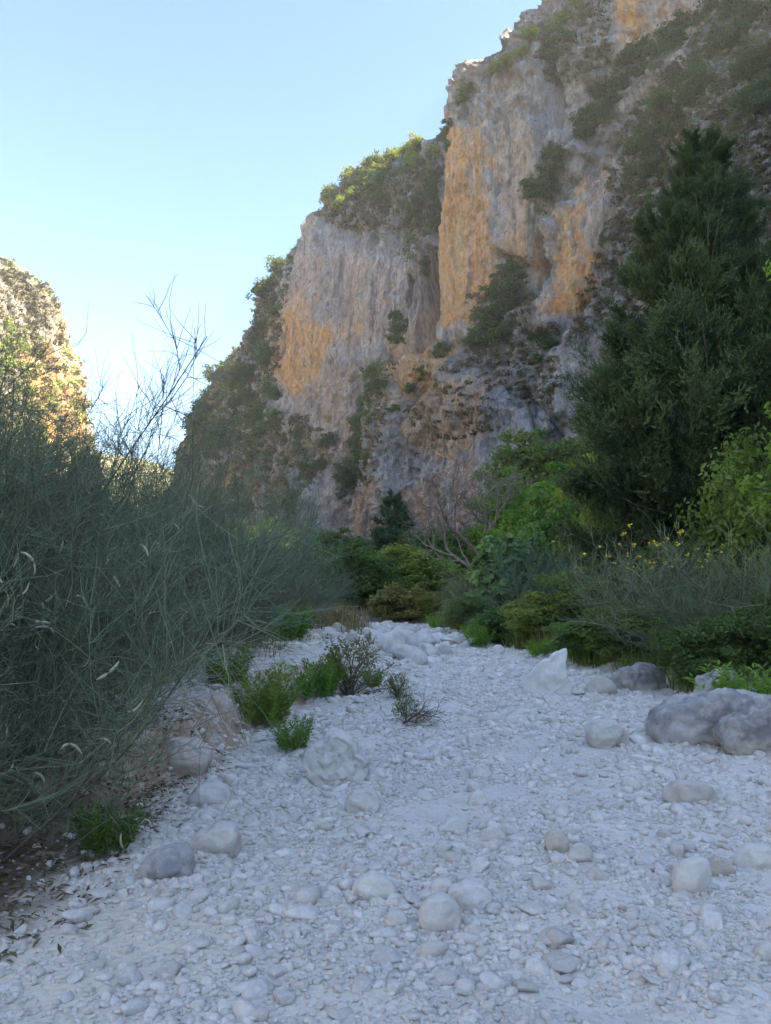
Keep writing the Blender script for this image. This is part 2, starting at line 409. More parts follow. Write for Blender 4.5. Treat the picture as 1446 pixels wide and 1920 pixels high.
    P = P0.copy(); P[..., 0] -= NX * D; P[..., 1] -= NY * D
    P[..., 2] += 0.5 * fbm(S_ / 3, Z / 3, seed + 12.2, 3) * sstep(0, 8, Z)
    P[rows:, :, 2] += (1.6 * fbm(S_[rows:] / 9, off[rows:] / 9, seed + 14, 3))
    Q = grid_faces(P.shape[0], P.shape[1])
    me = mesh_np(name, P, Q, dict(orange=mo, streak=ms, scrub=mv), True, [mat])
    o = obj(name, me); tag(o, kind='structure')
    BVH[name] = BVHTree.FromPolygons([tuple(p) for p in P[::2, ::2].reshape(-1, 3).tolist()], [tuple(q) for q in grid_faces(*P[::2, ::2].shape[:2]).tolist()])
    print(name, P.shape, 'H', H.min(), H.max())
    return o

# right-hand wall, nearest
plan_c = [pxd(872, 215), pxd(842, 170), pxd(813, 137), pxd(822, 125), pxd(900, 117), pxd(1000, 107), pxd(1120, 93), pxd(1250, 80), pxd(1446, 66), (46, 42), (56, 10), (60, -40), (58, -120), (70, -220)]
sky_c = [(600, 330), (818, 330), (826, 285), (840, 248), (858, 212), (878, 168), (905, 132), (960, 99), (1000, 82), (1030, 58), (1080, 2), (1150, -70), (1300, -200), (1446, -300), (2500, -600)]
or_c = [(1.0, [(845, 245), (905, 222), (925, 300), (915, 400), (905, 520), (885, 610), (850, 615), (830, 610), (822, 500), (816, 400), (832, 300)]),
        (0.65, [(925, 440), (1005, 400), (1000, 480), (965, 520), (930, 480)]), (0.35, [(905, 225), (990, 240), (1010, 420), (930, 460)]),
        (1.0, [(1040, 400), (1070, 335), (1082, 450), (1090, 520), (1065, 585), (1035, 585), (1028, 480)]),
        (0.35, [(1080, 340), (1110, 280), (1130, 450), (1090, 500)]),
        (1.0, [(1160, -10), (1195, -40), (1200, 70), (1162, 98)]), (0.4, [(1195, -60), (1300, -60), (1280, 30), (1200, 60)]),
        (0.9, [(720, 670), (800, 640), (855, 650), (830, 700), (765, 750), (725, 720)]),
        (0.45, [(780, 740), (850, 700), (930, 720), (900, 830), (800, 860), (750, 800)]), (0.4, [(850, 860), (900, 860), (890, 990), (850, 990)]),
        (0.5, [(670, 900), (720, 900), (740, 1010), (665, 1010)]), (0.6, [(1110, 700), (1210, 690), (1200, 760), (1120, 770)]), (0.5, [(770, 900), (830, 880), (830, 1000), (760, 1000)])]
sc_c = [(1.0, [(1130, 250), (1270, 60), (1446, -40), (1600, 0), (1600, 500), (1300, 560), (1200, 600), (1080, 640), (1100, 520), (1150, 400)]), (0.8, [(1080, 230), (1210, 90), (1290, 20), (1230, 160), (1060, 320)]),
        (0.8, [(880, 600), (980, 500), (1000, 600), (940, 690), (870, 690)]), (0.7, [(985, 300), (1060, 260), (1050, 400), (990, 500)]), (0.5, [(960, 640), (1050, 620), (1040, 760), (980, 760)]),
        (0.6, [(900, 110), (1100, -30), (1160, -30), (1140, 120), (1020, 160)])]
sm_c = [(1.0, [(845, 235), (1000, 220), (1010, 420), (990, 520), (880, 620), (825, 600), (818, 380)]), (1.0, [(1040, 380), (1150, 260), (1180, 300), (1140, 430), (1060, 590), (1025, 590)]), (0.8, [(840, 800), (1000, 790), (1000, 960), (840, 980)])]
stk_c = sm_c + [(1.0, [(650, 880), (1100, 700), (1200, 560), (1200, 800), (1000, 1000), (660, 1020)])]
gl_c = [(5, 9, [(1035, 90), (1030, 200), (1010, 300), (985, 480)]), (4, 14, [(1040, 330), (1000, 420), (990, 520), (930, 600), (890, 690)]), (3, 8, [(925, 470), (960, 490), (1000, 470)]),
        (5, 18, [(1250, 130), (1160, 300), (1110, 500), (1040, 640)]), (2.5, 8, [(800, 690), (770, 740), (735, 800)])]
cliff('cliff_right', plan_c, sky_c, [(600, 0.09), (830, 0.09), (900, 0.12), (1000, 0.20), (1120, 0.30), (1300, 0.45), (1446, 0.5), (9000, 0.5)], (560, 90), 385, M['cliff'], or_c, stk_c, sc_c, sm_c, gl_c, 1.0, seed=1.0, jag=8, topround=0.06)
plan_q = [pxd(668, 160), pxd(655, 140), pxd(680, 128), pxd(740, 122), pxd(820, 116), pxd(900, 110), pxd(990, 104), pxd(1060, 104)]
sky_q = [(600, 1080), (650, 1015), (662, 920), (688, 795), (700, 718), (740, 682), (790, 655), (830, 642), (870, 690), (930, 720), (1000, 760), (1060, 850)]
cliff('cliff_lower_buttress', plan_q, sky_q, [(600, 0.10), (900, 0.16), (1100, 0.2)], (370, 0), 220, M['cliff'], or_c, stk_c, sc_c, sm_c, gl_c, 0.85, seed=61.0, jag=7, topround=0.12, back=20, caprows=14)

# middle buttress with the domed top
plan_b = [pxd(330, 245), pxd(420, 212), pxd(500, 190), pxd(600, 172), pxd(700, 160), pxd(830, 151), pxd(960, 150)]
sky_b = [(300, 1000), (370, 905), (400, 875), (470, 850), (503, 770), (514, 700), (521, 600), (545, 520), (558, 450), (570, 395), (600, 350), (680, 292), (760, 268), (830, 266), (960, 250)]
or_b = [(1.0, [(515, 610), (575, 560), (605, 600), (660, 605), (640, 645), (600, 680), (575, 745), (548, 735), (515, 705)]), (0.5, [(522, 600), (548, 530), (590, 540), (620, 600), (560, 600)]),
        (0.25, [(560, 480), (725, 490), (725, 640), (640, 640), (560, 560)]), (0.55, [(380, 870), (470, 855), (480, 940), (390, 960)]), (0.3, [(560, 700), (700, 680), (690, 840), (560, 860)])]
sm_b = [(1.0, [(520, 600), (560, 470), (640, 450), (720, 480), (725, 640), (600, 700), (560, 760), (515, 720)]), (0.6, [(560, 760), (690, 690), (690, 840), (570, 870)])]
sc_b = [(0.9, [(570, 400), (680, 280), (830, 260), (830, 450), (760, 440), (640, 420)]), (0.6, [(640, 820), (700, 690), (690, 900), (640, 960)]), (0.6, [(440, 860), (560, 780), (620, 860), (540, 980), (440, 970)])]
cliff('cliff_middle', plan_b, sky_b, [(300, 0.30), (500, 0.14), (700, 0.14), (960, 0.16)], (400, 30), 320, M['cliff'], or_b, sm_b + [(0.8, [(560, 760), (700, 680), (690, 1000), (460, 1000)])], sc_b, sm_b,
      [(4, 10, [(830, 300), (800, 400), (770, 480)]), (3, 12, [(700, 700), (690, 800), (645, 920)])], 1.0, seed=21.0, topround=0.22)
# grey pinnacles standing in front of it
plan_p = [pxd(680, 157), pxd(705, 150), pxd(740, 147), pxd(775, 145), pxd(815, 142), pxd(850, 141)]
sky_p = [(680, 720), (694, 690), (702, 610), (712, 540), (718, 512), (735, 502), (755, 508), (764, 545), (768, 512), (778, 490), (788, 474), (800, 455), (812, 443), (819, 452), (823, 520), (834, 640), (850, 700)]
cliff('cliff_pinnacles', plan_p, sky_p, [(600, 0.10), (900, 0.10)], (170, 0), 190, M['cliff'], [(0.35, [(715, 640), (835, 560), (840, 680), (720, 720)])], [(1.0, [(690, 480), (840, 440), (840, 700), (690, 700)])], [], [], [(4, 7, [(763, 520), (755, 620), (725, 680)])], 0.55, seed=31.0, jag=4, back=14, caprows=8)
# far wooded shoulder that closes the gorge
plan_a = [(-150, 470), pxd(255, 345), pxd(320, 300), pxd(430, 255), pxd(560, 225), pxd(660, 215)]
sky_a = [(200, 1080), (280, 940), (310, 850), (330, 790), (345, 760), (375, 705), (400, 650), (440, 595), (490, 512), (560, 448), (600, 420), (700, 400)]
cliff('cliff_far_shoulder', plan_a, sky_a, [(200, 0.35), (560, 0.3), (700, 0.3)], (250, 20), 230, M['cliff'], [(0.5, [(380, 720), (430, 700), (420, 800), (370, 800)])], [], [(1.0, [(280, 1000), (310, 820), (400, 640), (560, 440), (600, 500), (520, 760), (420, 900)])], [], [], 0.9, seed=41.0, jag=7, topround=0.2)
# sunlit wall across the gorge
plan_l = [(-150, -260), (-128, -120), (-120, 0), (-116, 110), pxd(-60, 205), pxd(60, 225), pxd(140, 240), pxd(195, 258), (-104, 300), (-140, 380), (-200, 460)]
sky_l = [(-3000, 100), (-400, 250), (-100, 390), (0, 452), (60, 490), (130, 545), (180, 610), (203, 668), (212, 740), (235, 800), (270, 900), (300, 960)]
cliff('cliff_left', plan_l, sky_l, [(-9000, 0.4), (-100, 0.32), (120, 0.28), (220, 0.22)], (280, 70), 260, M['cliff_far'], [(1.0, [(40, 660), (80, 640), (140, 720), (150, 830), (60, 840)]), (0.5, [(100, 560), (150, 580), (160, 700), (110, 680)])],
      [(0.6, [(-60, 400), (230, 400), (230, 900), (-60, 900)])], [(0.75, [(-400, 300), (0, 440), (130, 540), (210, 680), (230, 860), (170, 760), (130, 640), (60, 560), (-60, 560)]), (0.8, [(-60, 590), (40, 600), (80, 640), (40, 760), (-60, 800)])], [], [], 0.9, seed=51.0, jag=6, cap=115)
# pale far hill seen through the gap
u = np.linspace(-1, 1, 60); v = np.linspace(0, 1, 40); UU, VV = np.meshgrid(u, v)
hx = -200 + UU * 280; hy = 560 + VV * 280
hz = (95 * np.exp(-((UU + 0.35) / 0.7) ** 2) + 42) * np.sin(np.clip(VV * 1.5, 0, 1) * math.pi / 2) + 6 * fbm(hx / 60, hy / 60, 3, 4) - 5
tag(obj('far_hill', mesh_np('far_hill', np.stack([hx, hy, hz], -1), grid_faces(40, 60), None, True, [M['hill']])), kind='structure')

# the hazy air of the gorge
hb = np.array([[x, y, z] for x in (-720, 720) for y in (-560, 1020) for z in (-12, 152)], float)
hf = np.array([[0, 1, 3, 2], [4, 6, 7, 5], [0, 4, 5, 1], [2, 3, 7, 6], [0, 2, 6, 4], [1, 5, 7, 3]])
hm = bpy.data.materials.new('haze_air'); hm.use_nodes = True; hn = hm.node_tree; hn.nodes.clear()
ho_ = hn.nodes.new('ShaderNodeOutputMaterial'); pv = hn.nodes.new('ShaderNodeVolumePrincipled'); hn.links.new(pv.outputs[0], ho_.inputs['Volume'])
pv.inputs['Color'].default_value = (0.93, 0.95, 1.0, 1); pv.inputs['Density'].default_value = HAZE; pv.inputs['Anisotropy'].default_value = 0.2
tag(obj('haze', mesh_np('haze', hb, hf, None, False, [hm])), 'pale summer haze filling the gorge air', 'haze', kind='stuff')

def hit(px, py, names=('cliff_right', 'cliff_lower_buttress', 'cliff_pinnacles', 'cliff_middle', 'cliff_far_shoulder', 'cliff_left')):
    d = Vector(ray(px, py)).normalized(); best = None
    for n in names:
        loc, nor, i, dist = BVH[n].ray_cast(Vector((0, 0, EYE)), d)
        if loc is not None and (best is None or dist < best[2]): best = (loc, nor, dist, n)
    return best

# ------------------------------------------------------------------ foliage builders
def leaves(C, N, size, rs, fold=0.25, aspect=0.55):
    n = len(C); size = np.broadcast_to(size, (n,))[:, None]
    t = unit(np.cross(N, rs.normal(size=(n, 3)))); b = np.cross(N, t)
    base = C - t * size * 0.5; tip = C + t * size * 0.5
    l = C + b * size * aspect * 0.5 + N * size * fold * 0.4; r = C - b * size * aspect * 0.5 + N * size * fold * 0.4
    V = np.stack([base, r, tip, l], 1).reshape(-1, 3)
    i = np.arange(n)[:, None] * 4
    Q = np.concatenate([i + np.array([[0, 1, 2]]), i + np.array([[0, 2, 3]])], 0)
    return V, Q
def crown_shape(rs, nclump, rx, ry, rz, zc, inner=0.35, lump=0.25, bottom=-0.85):
    d = unit(rs.normal(size=(nclump * 3, 3))); d = d[d[:, 2] > bottom][:nclump]
    rad = inner + (1 - inner) * rs.random(len(d)) ** 0.5
    lum = 1 + lump * 2.0 * fbm(d[:, 0] * 1.6 + rs.random() * 50, d[:, 1] * 1.6, d[:, 2] * 1.6, 2)
    p = d * (rad * lum)[:, None] * np.array([rx, ry, rz]); p[:, 2] += zc
    return p, d
def leafy(name, seed, rx, ry, rz, zc, nclump, per, leaf, clump, lump=0.3, stems=True, aspect=0.55, up=0.5, mat='leaf', inner=0.35):
    rs = np.random.default_rng(seed)
    p, d = crown_shape(rs, nclump, rx, ry, rz, zc, inner, lump)
    p = p[p[:, 2] > 0.05 * zc]
    n = len(p)
    cr = clump * (0.6 + 0.8 * rs.random(n))
    o = rs.normal(size=(n, per, 3)); o = unit(o) * (rs.random((n, per, 1)) ** 0.45); o[..., 2] *= 0.7
    C = (p[:, None, :] + o * cr[:, None, None]).reshape(-1, 3)
    N = unit(o.reshape(-1, 3) * 0.7 + rs.normal(size=(n * per, 3)) * 0.6 + np.array([0, 0, up]))
    keep = C[:, 2] > 0.02
    C = C[keep]; N = N[keep]
    sz = leaf * (0.6 + 0.8 * rs.random(len(C)))
    V, Q = leaves(C, N, sz, rs, aspect=aspect)
    var = np.repeat((0.55 * np.repeat(rs.random(n), per)[keep] + 0.45 * rs.random(len(C))), 4)
    crown = mesh_np(name + '_crown', V, Q, dict(var=var), False, [M[mat]])
    if not stems: return crown, None
    # trunk and limbs reaching the clumps
    k = min(n, 60); tgt = p[rs.choice(n, k, replace=False)]
    st = np.zeros((k, 3)); st[:, :2] = rs.normal(size=(k, 2)) * rx * 0.05; st[:, 2] = -0.25
    f = np.linspace(0, 1, 7)[None, :, None]
    bend = np.zeros((k, 1, 3)); bend[..., 2] = zc * 0.35
    path = st[:, None] * (1 - f) + tgt[:, None] * f + bend * np.sin(f * math.pi) * 0.7 - 0.45 * (tgt - st)[:, None] * np.array([1, 1, 0]) * np.sin(f * math.pi) * (1 - f)
    path += rs.normal(size=path.shape) * rx * 0.012
    th = 0.012 * (rx + rz) * (0.6 + rs.random(k))[:, None] * np.linspace(1, 0.25, 7)[None]
    Vt, Qt = tubes(path, th, 5)
    return crown, mesh_np(name + '_trunk', Vt, Qt, None, True, [M['bark']])
def broom_meshes(name, seed, H, W, nm=24, ns=13, nt=15, thick=1.0, tall=0):
    rs = np.random.default_rng(seed)
    def grow(p0, d0, ln, K, upw, jit):
        P = [p0]; d = d0
        for k in range(K - 1):
            d = unit(d + np.array([0, 0, upw]) + rs.normal(size=d.shape) * jit); P.append(P[-1] + d * (ln / (K - 1))[:, None])
        return np.stack(P, 1)
    az = rs.random(nm) * 2 * math.pi; r = rs.random(nm)
    p0 = np.stack([np.cos(az) * r * W * 0.16, np.sin(az) * r * W * 0.16, np.full(nm, -0.1)], -1)
    tilt = 0.12 + r * 0.72
    d0 = unit(np.stack([np.cos(az) * np.sin(tilt) * W / H * 1.5, np.sin(az) * np.sin(tilt) * W / H * 1.5, np.cos(tilt)], -1))
    L1 = H * (0.50 + 0.3 * rs.random(nm)); L1[:tall] *= 1.35
    A = grow(p0, d0, L1, 8, 0.04, 0.10)
    def children(Pp, n, lo):
        N, K, _ = Pp.shape; idx = np.repeat(np.arange(N), n); t = (lo + (1 - lo) * rs.random(N * n)) * (K - 1.001)
        i = t.astype(int); f = (t - i)[:, None]
        a = Pp[idx, i]; b = Pp[idx, i + 1]
        return a + (b - a) * f, unit(b - a), t / (K - 1)
    q, tg, tt = children(A, ns, 0.12)
    B = grow(q, unit(tg + 0.85 * rs.normal(size=tg.shape)), H * (0.14 + 0.16 * rs.random(len(q))), 5, 0.10, 0.22)
    q2, tg2, _ = children(B, nt, 0.1)
    C = grow(q2, unit(tg2 + 0.8 * rs.normal(size=tg2.shape) + np.array([0, 0, 0.2])), H * (0.05 + 0.13 * rs.random(len(q2))), 4, 0.06, 0.2)
    lin = lambda K, a, b: np.linspace(a, b, K)[None]
    k = thick * H / 3.0
    pa = tubes(A, np.repeat(0.0085 * k * lin(8, 1, 0.35), nm, 0), 4)
    pb = tubes(B, np.repeat(0.0040 * k * lin(5, 1, 0.5), len(B), 0), 3)
    pc = tubes(C, np.repeat(0.0026 * k * lin(4, 1, 0.4), len(C), 0), 3)
    wood = mesh_np(name + '_trunk', *pa, None, True, [M['bark']])
    V, Q = join([pb, pc])
    V[:, 2] = np.maximum(V[:, 2], 0.02)
    var = np.concatenate([np.repeat(rs.random(len(B)), 15), np.repeat(rs.random(len(C)), 12)])
    crown = mesh_np(name + '_crown', V, Q, dict(var=var), True, [M['broom']])
    return crown, wood, C[:, -1]
def put_plant(name, meshes, loc, scale, rotz, color, label, cat, group=None, parts=('crown', 'trunk')):
    e = bpy.data.objects.new(name, None); COL.objects.link(e); e.empty_display_size = 0.2
    e.location = loc; e.rotation_euler = (0, 0, rotz); e.scale = (scale,) * 3 if not hasattr(scale, '__len__') else scale
    for pn, me in zip(parts, meshes):
        if me is not None: obj(pn, me, e, color=color)
    return tag(e, label, cat, group)
def gz1(x, y): return float(ground_z(np.array([x]), np.array([y]))[0][0])

# ------------------------------------------------------------------ left brooms
bm1 = broom_meshes('broom_a', 11, 3.2, 2.6, nm=30, ns=16, nt=17, thick=1.0, tall=4)
bm2 = broom_meshes('broom_b', 12, 3.0, 2.6, nm=28, ns=16, nt=16, thick=1.1)
BROOM_H = (3.2, 3.0)
def pod_mesh(seed):
    rs = np.random.default_rng(seed); K = 7; a = np.linspace(0, 1.3 + rs.random(), K)
    P = np.stack([np.sin(a), np.zeros(K), 1 - np.cos(a)], -1) * 0.045
    V, Q = tubes(P[None], (0.0042 * np.array([0.35, 0.9, 1.05, 1, 1, 0.8, 0.15]))[None], 5)
    return mesh_np('seed_pod', V, Q, dict(var=np.full(len(V), rs.random())), True, [M['pod']])
pods = [pod_mesh(i) for i in range(4)]
# (px, depth, top py, broom, width factor, label)
LB = [(-75, 4.9, 640, 0, 0.85, 'large grey-green broom bush hung with pale curled seed pods, overhanging the dusty left edge'),
      (85, 6.3, 690, 1, 0.9, 'tall grey-green broom with pods standing behind the cream boulder in the bank'),
      (-150, 6.6, 520, 0, 1.1, 'tallest broom, its thin bare tips crossing the sunlit wall behind'),
      (235, 9.6, 790, 1, 0.9, 'rush-stemmed broom at the back of the gravel terrace'),
      (60, 8.8, 640, 0, 1.0, 'broom filling the second row behind the pod-hung bushes'),
      (265, 12.5, 700, 0, 0.8, 'slender broom with wispy tips standing against the sky gap'),
      (405, 13.0, 880, 1, 1.0, 'dull green broom where the terrace narrows, in front of the pale cliff foot'),
      (480, 17.5, 940, 0, 1.0, 'hazy green broom at the inner end of the left thicket'),
      (540, 22.0, 985, 1, 1.0, 'broom where the left thicket meets the bend of the bed'),
      (380, 20.0, 860, 1, 1.1, 'broom hidden among the rear of the left thicket')]
for i, (px, dep, top, k, wf, lab) in enumerate(LB):
    x = at(px, 1100, dep)[0]; z = gz1(x, dep); h = at(px, top, dep)[2] - z
    m = (bm1, bm2)[k]; sc = h / (BROOM_H[k] * 0.97)
    e = put_plant('broom_bush', m[:2], (x, dep, z), (sc * wf, sc * wf, sc), i * 1.7, (1, 1, 1) if i % 2 else (0.92, 1.0, 1.02), lab, 'bush', 'broom bushes along the left bank')
    if i in (0, 1, 4):
        rs = np.random.default_rng(90 + i); tips = m[2]
        Rm = np.array(Matrix.Rotation(i * 1.7, 3, 'Z'))
        wt = (tips * np.array([sc * wf, sc * wf, sc])) @ Rm.T + np.array([x, dep, z]); q1, q2 = proj(wt)
        front = np.where((wt[:, 1] < dep + 0.2) & (q1 > -30) & (q1 < 480) & (q2 > 700) & (q2 < 1600))[0]
        for j in rs.choice(front, min(len(front), (46, 34, 16)[(0, 1, 4).index(i)]), replace=False):
            c = obj('seed_pod', pods[rs.integers(4)], e, tuple(tips[j]), tuple(rs.random(3) * 6.28), float(0.8 + 0.9 * rs.random()) / sc * 1.35)

# ------------------------------------------------------------------ broadleaf shrubs and trees of the thicket
SH = []
for i in range(6):
    SH.append(leafy('shrub%d' % i, 100 + i, 1.0 + 0.15 * (i % 3), 1.0, 0.95 - 0.1 * (i % 2), 1.0, 130, 95, 0.085 + 0.02 * (i % 3), 0.27, 0.34, aspect=(0.5, 0.62, 0.45)[i % 3]))
TALL = [leafy('tree%d' % i, 140 + i, 1.0, 1.0, 1.5, 1.75, 150, 110, 0.10, 0.30, 0.4) for i in range(2)]
BRM = [broom_meshes('broom_c', 15, 2.0, 2.2, nm=26, ns=14, nt=11, thick=1.8)]
GRN, BRT, OLV, YEL, DRK, BRN, GRY = (1.05, 1.2, 1.0), (1.25, 1.55, 0.8), (1.4, 1.35, 1.0), (1.75, 1.65, 0.65), (0.72, 0.85, 0.75), (2.0, 1.25, 1.2), (1.2, 1.35, 1.7)
# (px, top py, width px, depth, kind, colour, name, label)
TH = [
 (600, 992, 120, 62, 's', DRK, 'evergreen_tree', 'dark rounded evergreen at the cliff foot left of the small cypress'),
 (668, 1008, 100, 60, 's', DRK, 'evergreen_tree', 'low dark evergreen between the small cypress and the pale cliff foot'),
 (818, 984, 100, 56, 's', DRK, 'evergreen_tree', 'dark evergreen under the orange hollow in the cliff foot'),
 (530, 985, 120, 58, 's', GRN, 'evergreen_tree', 'green tree behind the inner end of the left thicket'),
 (770, 1005, 80, 52, 's', DRK, 'evergreen_tree', 'squat dark evergreen at the foot of the small cypress'),
 (880, 1000, 120, 52, 's', GRN, 'shrub', 'green shrub in front of the bare dead tree'),
 (930, 1000, 100, 45, 's', OLV, 'shrub', 'olive shrub between the dead tree and the silvery sapling'),
 (1040, 800, 200, 56, 't', GRN, 'broadleaf_tree', 'tall green tree reaching highest against the grey cliff foot'),
 (985, 822, 130, 60, 't', GRN, 'broadleaf_tree', 'green tree leaning on the cliff foot above the dead tree'),
 (1110, 800, 170, 60, 't', (1.0, 1.05, 1.1), 'broadleaf_tree', 'grey-green tree beside the lowest cypress boughs'),
 (1000, 885, 170, 46, 't', BRT, 'broadleaf_tree', 'bright green tree right of the dead tree'),
 (1110, 880, 170, 42, 's', YEL, 'broadleaf_tree', 'yellow-green tree under the big cypress'),
 (1190, 870, 180, 40, 's', OLV, 'broadleaf_tree', 'olive-green tree tucked under the cypress skirt'),
 (1060, 940, 150, 34, 's', GRN, 'shrub', 'mid-green shrub below the bright green tree'),
 (1130, 950, 140, 30, 's', YEL, 'shrub', 'yellow-leaved shrub behind the flowering broom'),
 (975, 970, 120, 36, 's', BRT, 'shrub', 'fresh green shrub behind the silvery sapling'),
 (665, 1040, 130, 40, 's', BRT, 'shrub', 'rounded fresh-green shrub at the bend of the bed'),
 (755, 1035, 150, 38, 's', (1.35, 1.45, 0.85), 'shrub', 'yellow-green shrub behind the reddish dry bush'),
 (600, 1065, 130, 36, 's', GRN, 'shrub', 'dull green shrub left of the rounded fresh-green one'),
 (840, 1050, 130, 36, 's', OLV, 'shrub', 'olive shrub right of the reddish dry bush'),
 (545, 1090, 130, 30, 's', OLV, 'shrub', 'shrub with ochre leaves beside the left broom'),
 (700, 1080, 130, 34, 's', GRN, 'shrub', 'low green shrub between tan grass and the fresh-green shrub'),
 (760, 1095, 110, 31, 's', BRN, 'shrub', 'reddish-brown dry bush above the pale boulder jam'),
 (640, 1125, 130, 32, 's', (1.7, 1.4, 1.0), 'shrub', 'straw-coloured dry bush behind the left end of the boulder jam'),
 (830, 1110, 130, 30, 's', (1.4, 1.25, 0.9), 'shrub', 'brownish olive bush above the right end of the boulder jam'),
 (900, 1035, 120, 28, 'b', (1, 1, 1), 'broom_bush', 'blue-green broom left of the silvery sapling'),
 (1025, 965, 190, 23, 'b', (0.85, 1, 1), 'broom_bush', 'dark blue-green broom right of the silvery sapling'),
 (880, 1120, 130, 25, 's', GRY, 'shrub', 'grey-leaved shrub spilling to the edge of the bed'),
 (945, 1140, 130, 21, 's', GRN, 'shrub', 'green shrub at the foot of the silvery sapling'),
 (1020, 1120, 140, 19, 's', OLV, 'shrub', 'olive shrub under the dark blue-green broom'),
 (1100, 1070, 170, 19, 's', GRN, 'shrub', 'green shrub left of the flowering broom'),
 (1120, 1150, 150, 15.5, 's', GRN, 'shrub', 'low green shrub above the wave-shaped boulder'),
 (1200, 1130, 170, 14.5, 's', (1.0, 1.15, 1.0), 'shrub', 'green undergrowth shrub beneath the flowering broom'),
 (1240, 950, 330, 14.5, 'b', (1, 1, 1), 'broom_bush', 'flowering broom dotted with yellow blossoms, under the big cypress'),
 (1420, 925, 330, 12.5, 'b', (0.95, 0.98, 0.95), 'broom_bush', 'grey-green broom right of the flowering one, above the bright fern'),
 (1330, 1060, 230, 12.3, 'b', (0.8, 0.85, 0.75), 'broom_bush', 'low twiggy broom between the flowering broom and the bright fern'),
 (1310, 1160, 170, 11.6, 's', (0.8, 0.85, 0.8), 'shrub', 'dark undergrowth shrub behind the leaning brown stone'),
 (1420, 1130, 170, 11.6, 's', (0.8, 0.85, 0.7), 'shrub', 'dark undergrowth shrub behind the bright fern'),
 (1300, 1010, 200, 18, 's', DRK, 'shrub', 'dark shrub in the gap between the two right brooms'),
 (1460, 850, 240, 17, 's', OLV, 'shrub', 'olive shrub under the right edge of the cypress'),
]
rs = np.random.default_rng(5)
FLOWER_HOST = None
for i, (px, top, wpx, dep, kd, colr, nm, lab) in enumerate(TH):
    x = at(px, 1100, dep)[0]; z = gz1(x, dep); h = max(0.4, at(px, top, dep)[2] - z); wd = wpx / F * dep * 1.12
    m = {'s': SH[i % 6], 't': TALL[i % 2], 'b': BRM[0]}[kd]
    bh, bw = {'s': (2.0, 2.1), 't': (3.35, 2.1), 'b': (1.95, 2.2)}[kd]
    sz = h / bh; sx = wd / bw; sx = min(max(sx, sz * 0.55), sz * 1.8)
    jit = 0.9 + 0.2 * rs.random(3)
    e = put_plant(nm, m[:2], (x, dep, z), (sx, sx, sz), float(rs.random() * 6.28), tuple(np.array(colr) * jit), lab, {'broadleaf_tree': 'tree', 'evergreen_tree': 'tree', 'broom_bush': 'bush', 'shrub': 'shrub'}[nm], 'thicket along the right bank and cliff foot')
    if 'yellow blossoms' in lab: FLOWER_HOST = (e, m[2], sx, sz)
# blossoms of the flowering broom
e, tips, sx, sz = FLOWER_HOST
hi_ = tips[(tips[:, 2] > 1.15)]; hi_ = hi_[rs.choice(len(hi_), 55, replace=False)]
V, Q = leaves(np.repeat(hi_, 4, 0) + rs.normal(size=(220, 3)) * 0.012, unit(rs.normal(size=(220, 3))), 0.032, rs, aspect=0.9)
tag(obj('blossom', mesh_np('blossom', V, Q, None, False, [M['flower']]), e), kind='stuff')

# small row fillers so that the talus behind the thicket is wooded: each a shrub of its own
k = 0
for px in range(420, 1500, 62):
    for dep in (44, 70, 100):
        p_ = px + rs.normal() * 22; d_ = dep * (1 + 0.12 * rs.normal())
        x = at(p_, 1100, d_)[0]; z = gz1(x, d_)
        lim = np.interp(p_, [400, 560, 700, 860, 960, 1060, 1200, 1500], [960, 1000, 1015, 1010, 900, 860, 880, 850]) + 8 + 22 * rs.random()
        h = at(p_, lim, d_)[2] - z
        if h < 0.8 or (840 < p_ < 940 and d_ < 48): continue
        h = min(h, 3.2 + rs.random() * 2.5)
        s_ = h / 2.0
        put_plant('talus_shrub', SH[rs.integers(6)], (x, d_, z), (s_ * 1.25, s_ * 1.25, s_), float(rs.random() * 6.28), tuple(np.array([GRN, DRK, OLV, GRN][rs.integers(4)]) * (0.9 + 0.2 * rs.random())),
                  'green shrub growing on the wooded slope between thicket and cliff foot', 'shrub', 'shrubs on the slope below the cliff'); k += 1

# ------------------------------------------------------------------ big cypress and small cypress
def cypress(name, seed, H, Rmax, nb, per, leaf, prof):
    rs = np.random.default_rng(seed)
    t = np.sort(rs.random(nb)) ** 0.8 * 0.87 + 0.10; zb = H * t
    az = rs.random(nb) * 2 * math.pi
    ln = Rmax * np.interp(t, prof[0], prof[1]) * (0.72 + 0.5 * rs.random(nb))
    up = 0.35 + 0.55 * t + 0.2 * rs.normal(size=nb)
    K = 8; f = np.linspace(0, 1, K)[None, :]
    rr = ln[:, None] * f; zz = zb[:, None] + ln[:, None] * (up[:, None] * f ** 1.5 - 0.25 * f * (1 - f))
    wob = rs.normal(size=(nb, 2)) * 0.12
    P = np.stack([np.cos(az)[:, None] * rr + wob[:, :1] * rr * f, np.sin(az)[:, None] * rr + wob[:, 1:] * rr * f, zz], -1)
    Vt, Qt = tubes(P, 0.014 * ln[:, None] * np.linspace(1, 0.15, K)[None] + 0.004, 4)
    tk = np.linspace(-0.4, H, 12); trunk = np.zeros((1, 12, 3)); trunk[0, :, 2] = tk; trunk[0, :, :2] = np.cumsum(rs.normal(size=(12, 2)) * 0.04, 0)
    Vk, Qk = tubes(trunk, (0.026 * H * (1 - tk / H * 0.97).clip(0.02))[None], 9)
    wood = mesh_np(name + '_trunk', *join([(Vk, Qk), (Vt, Qt)]), None, True, [M['bark']])
    return P, ln, az, zb, up, wood
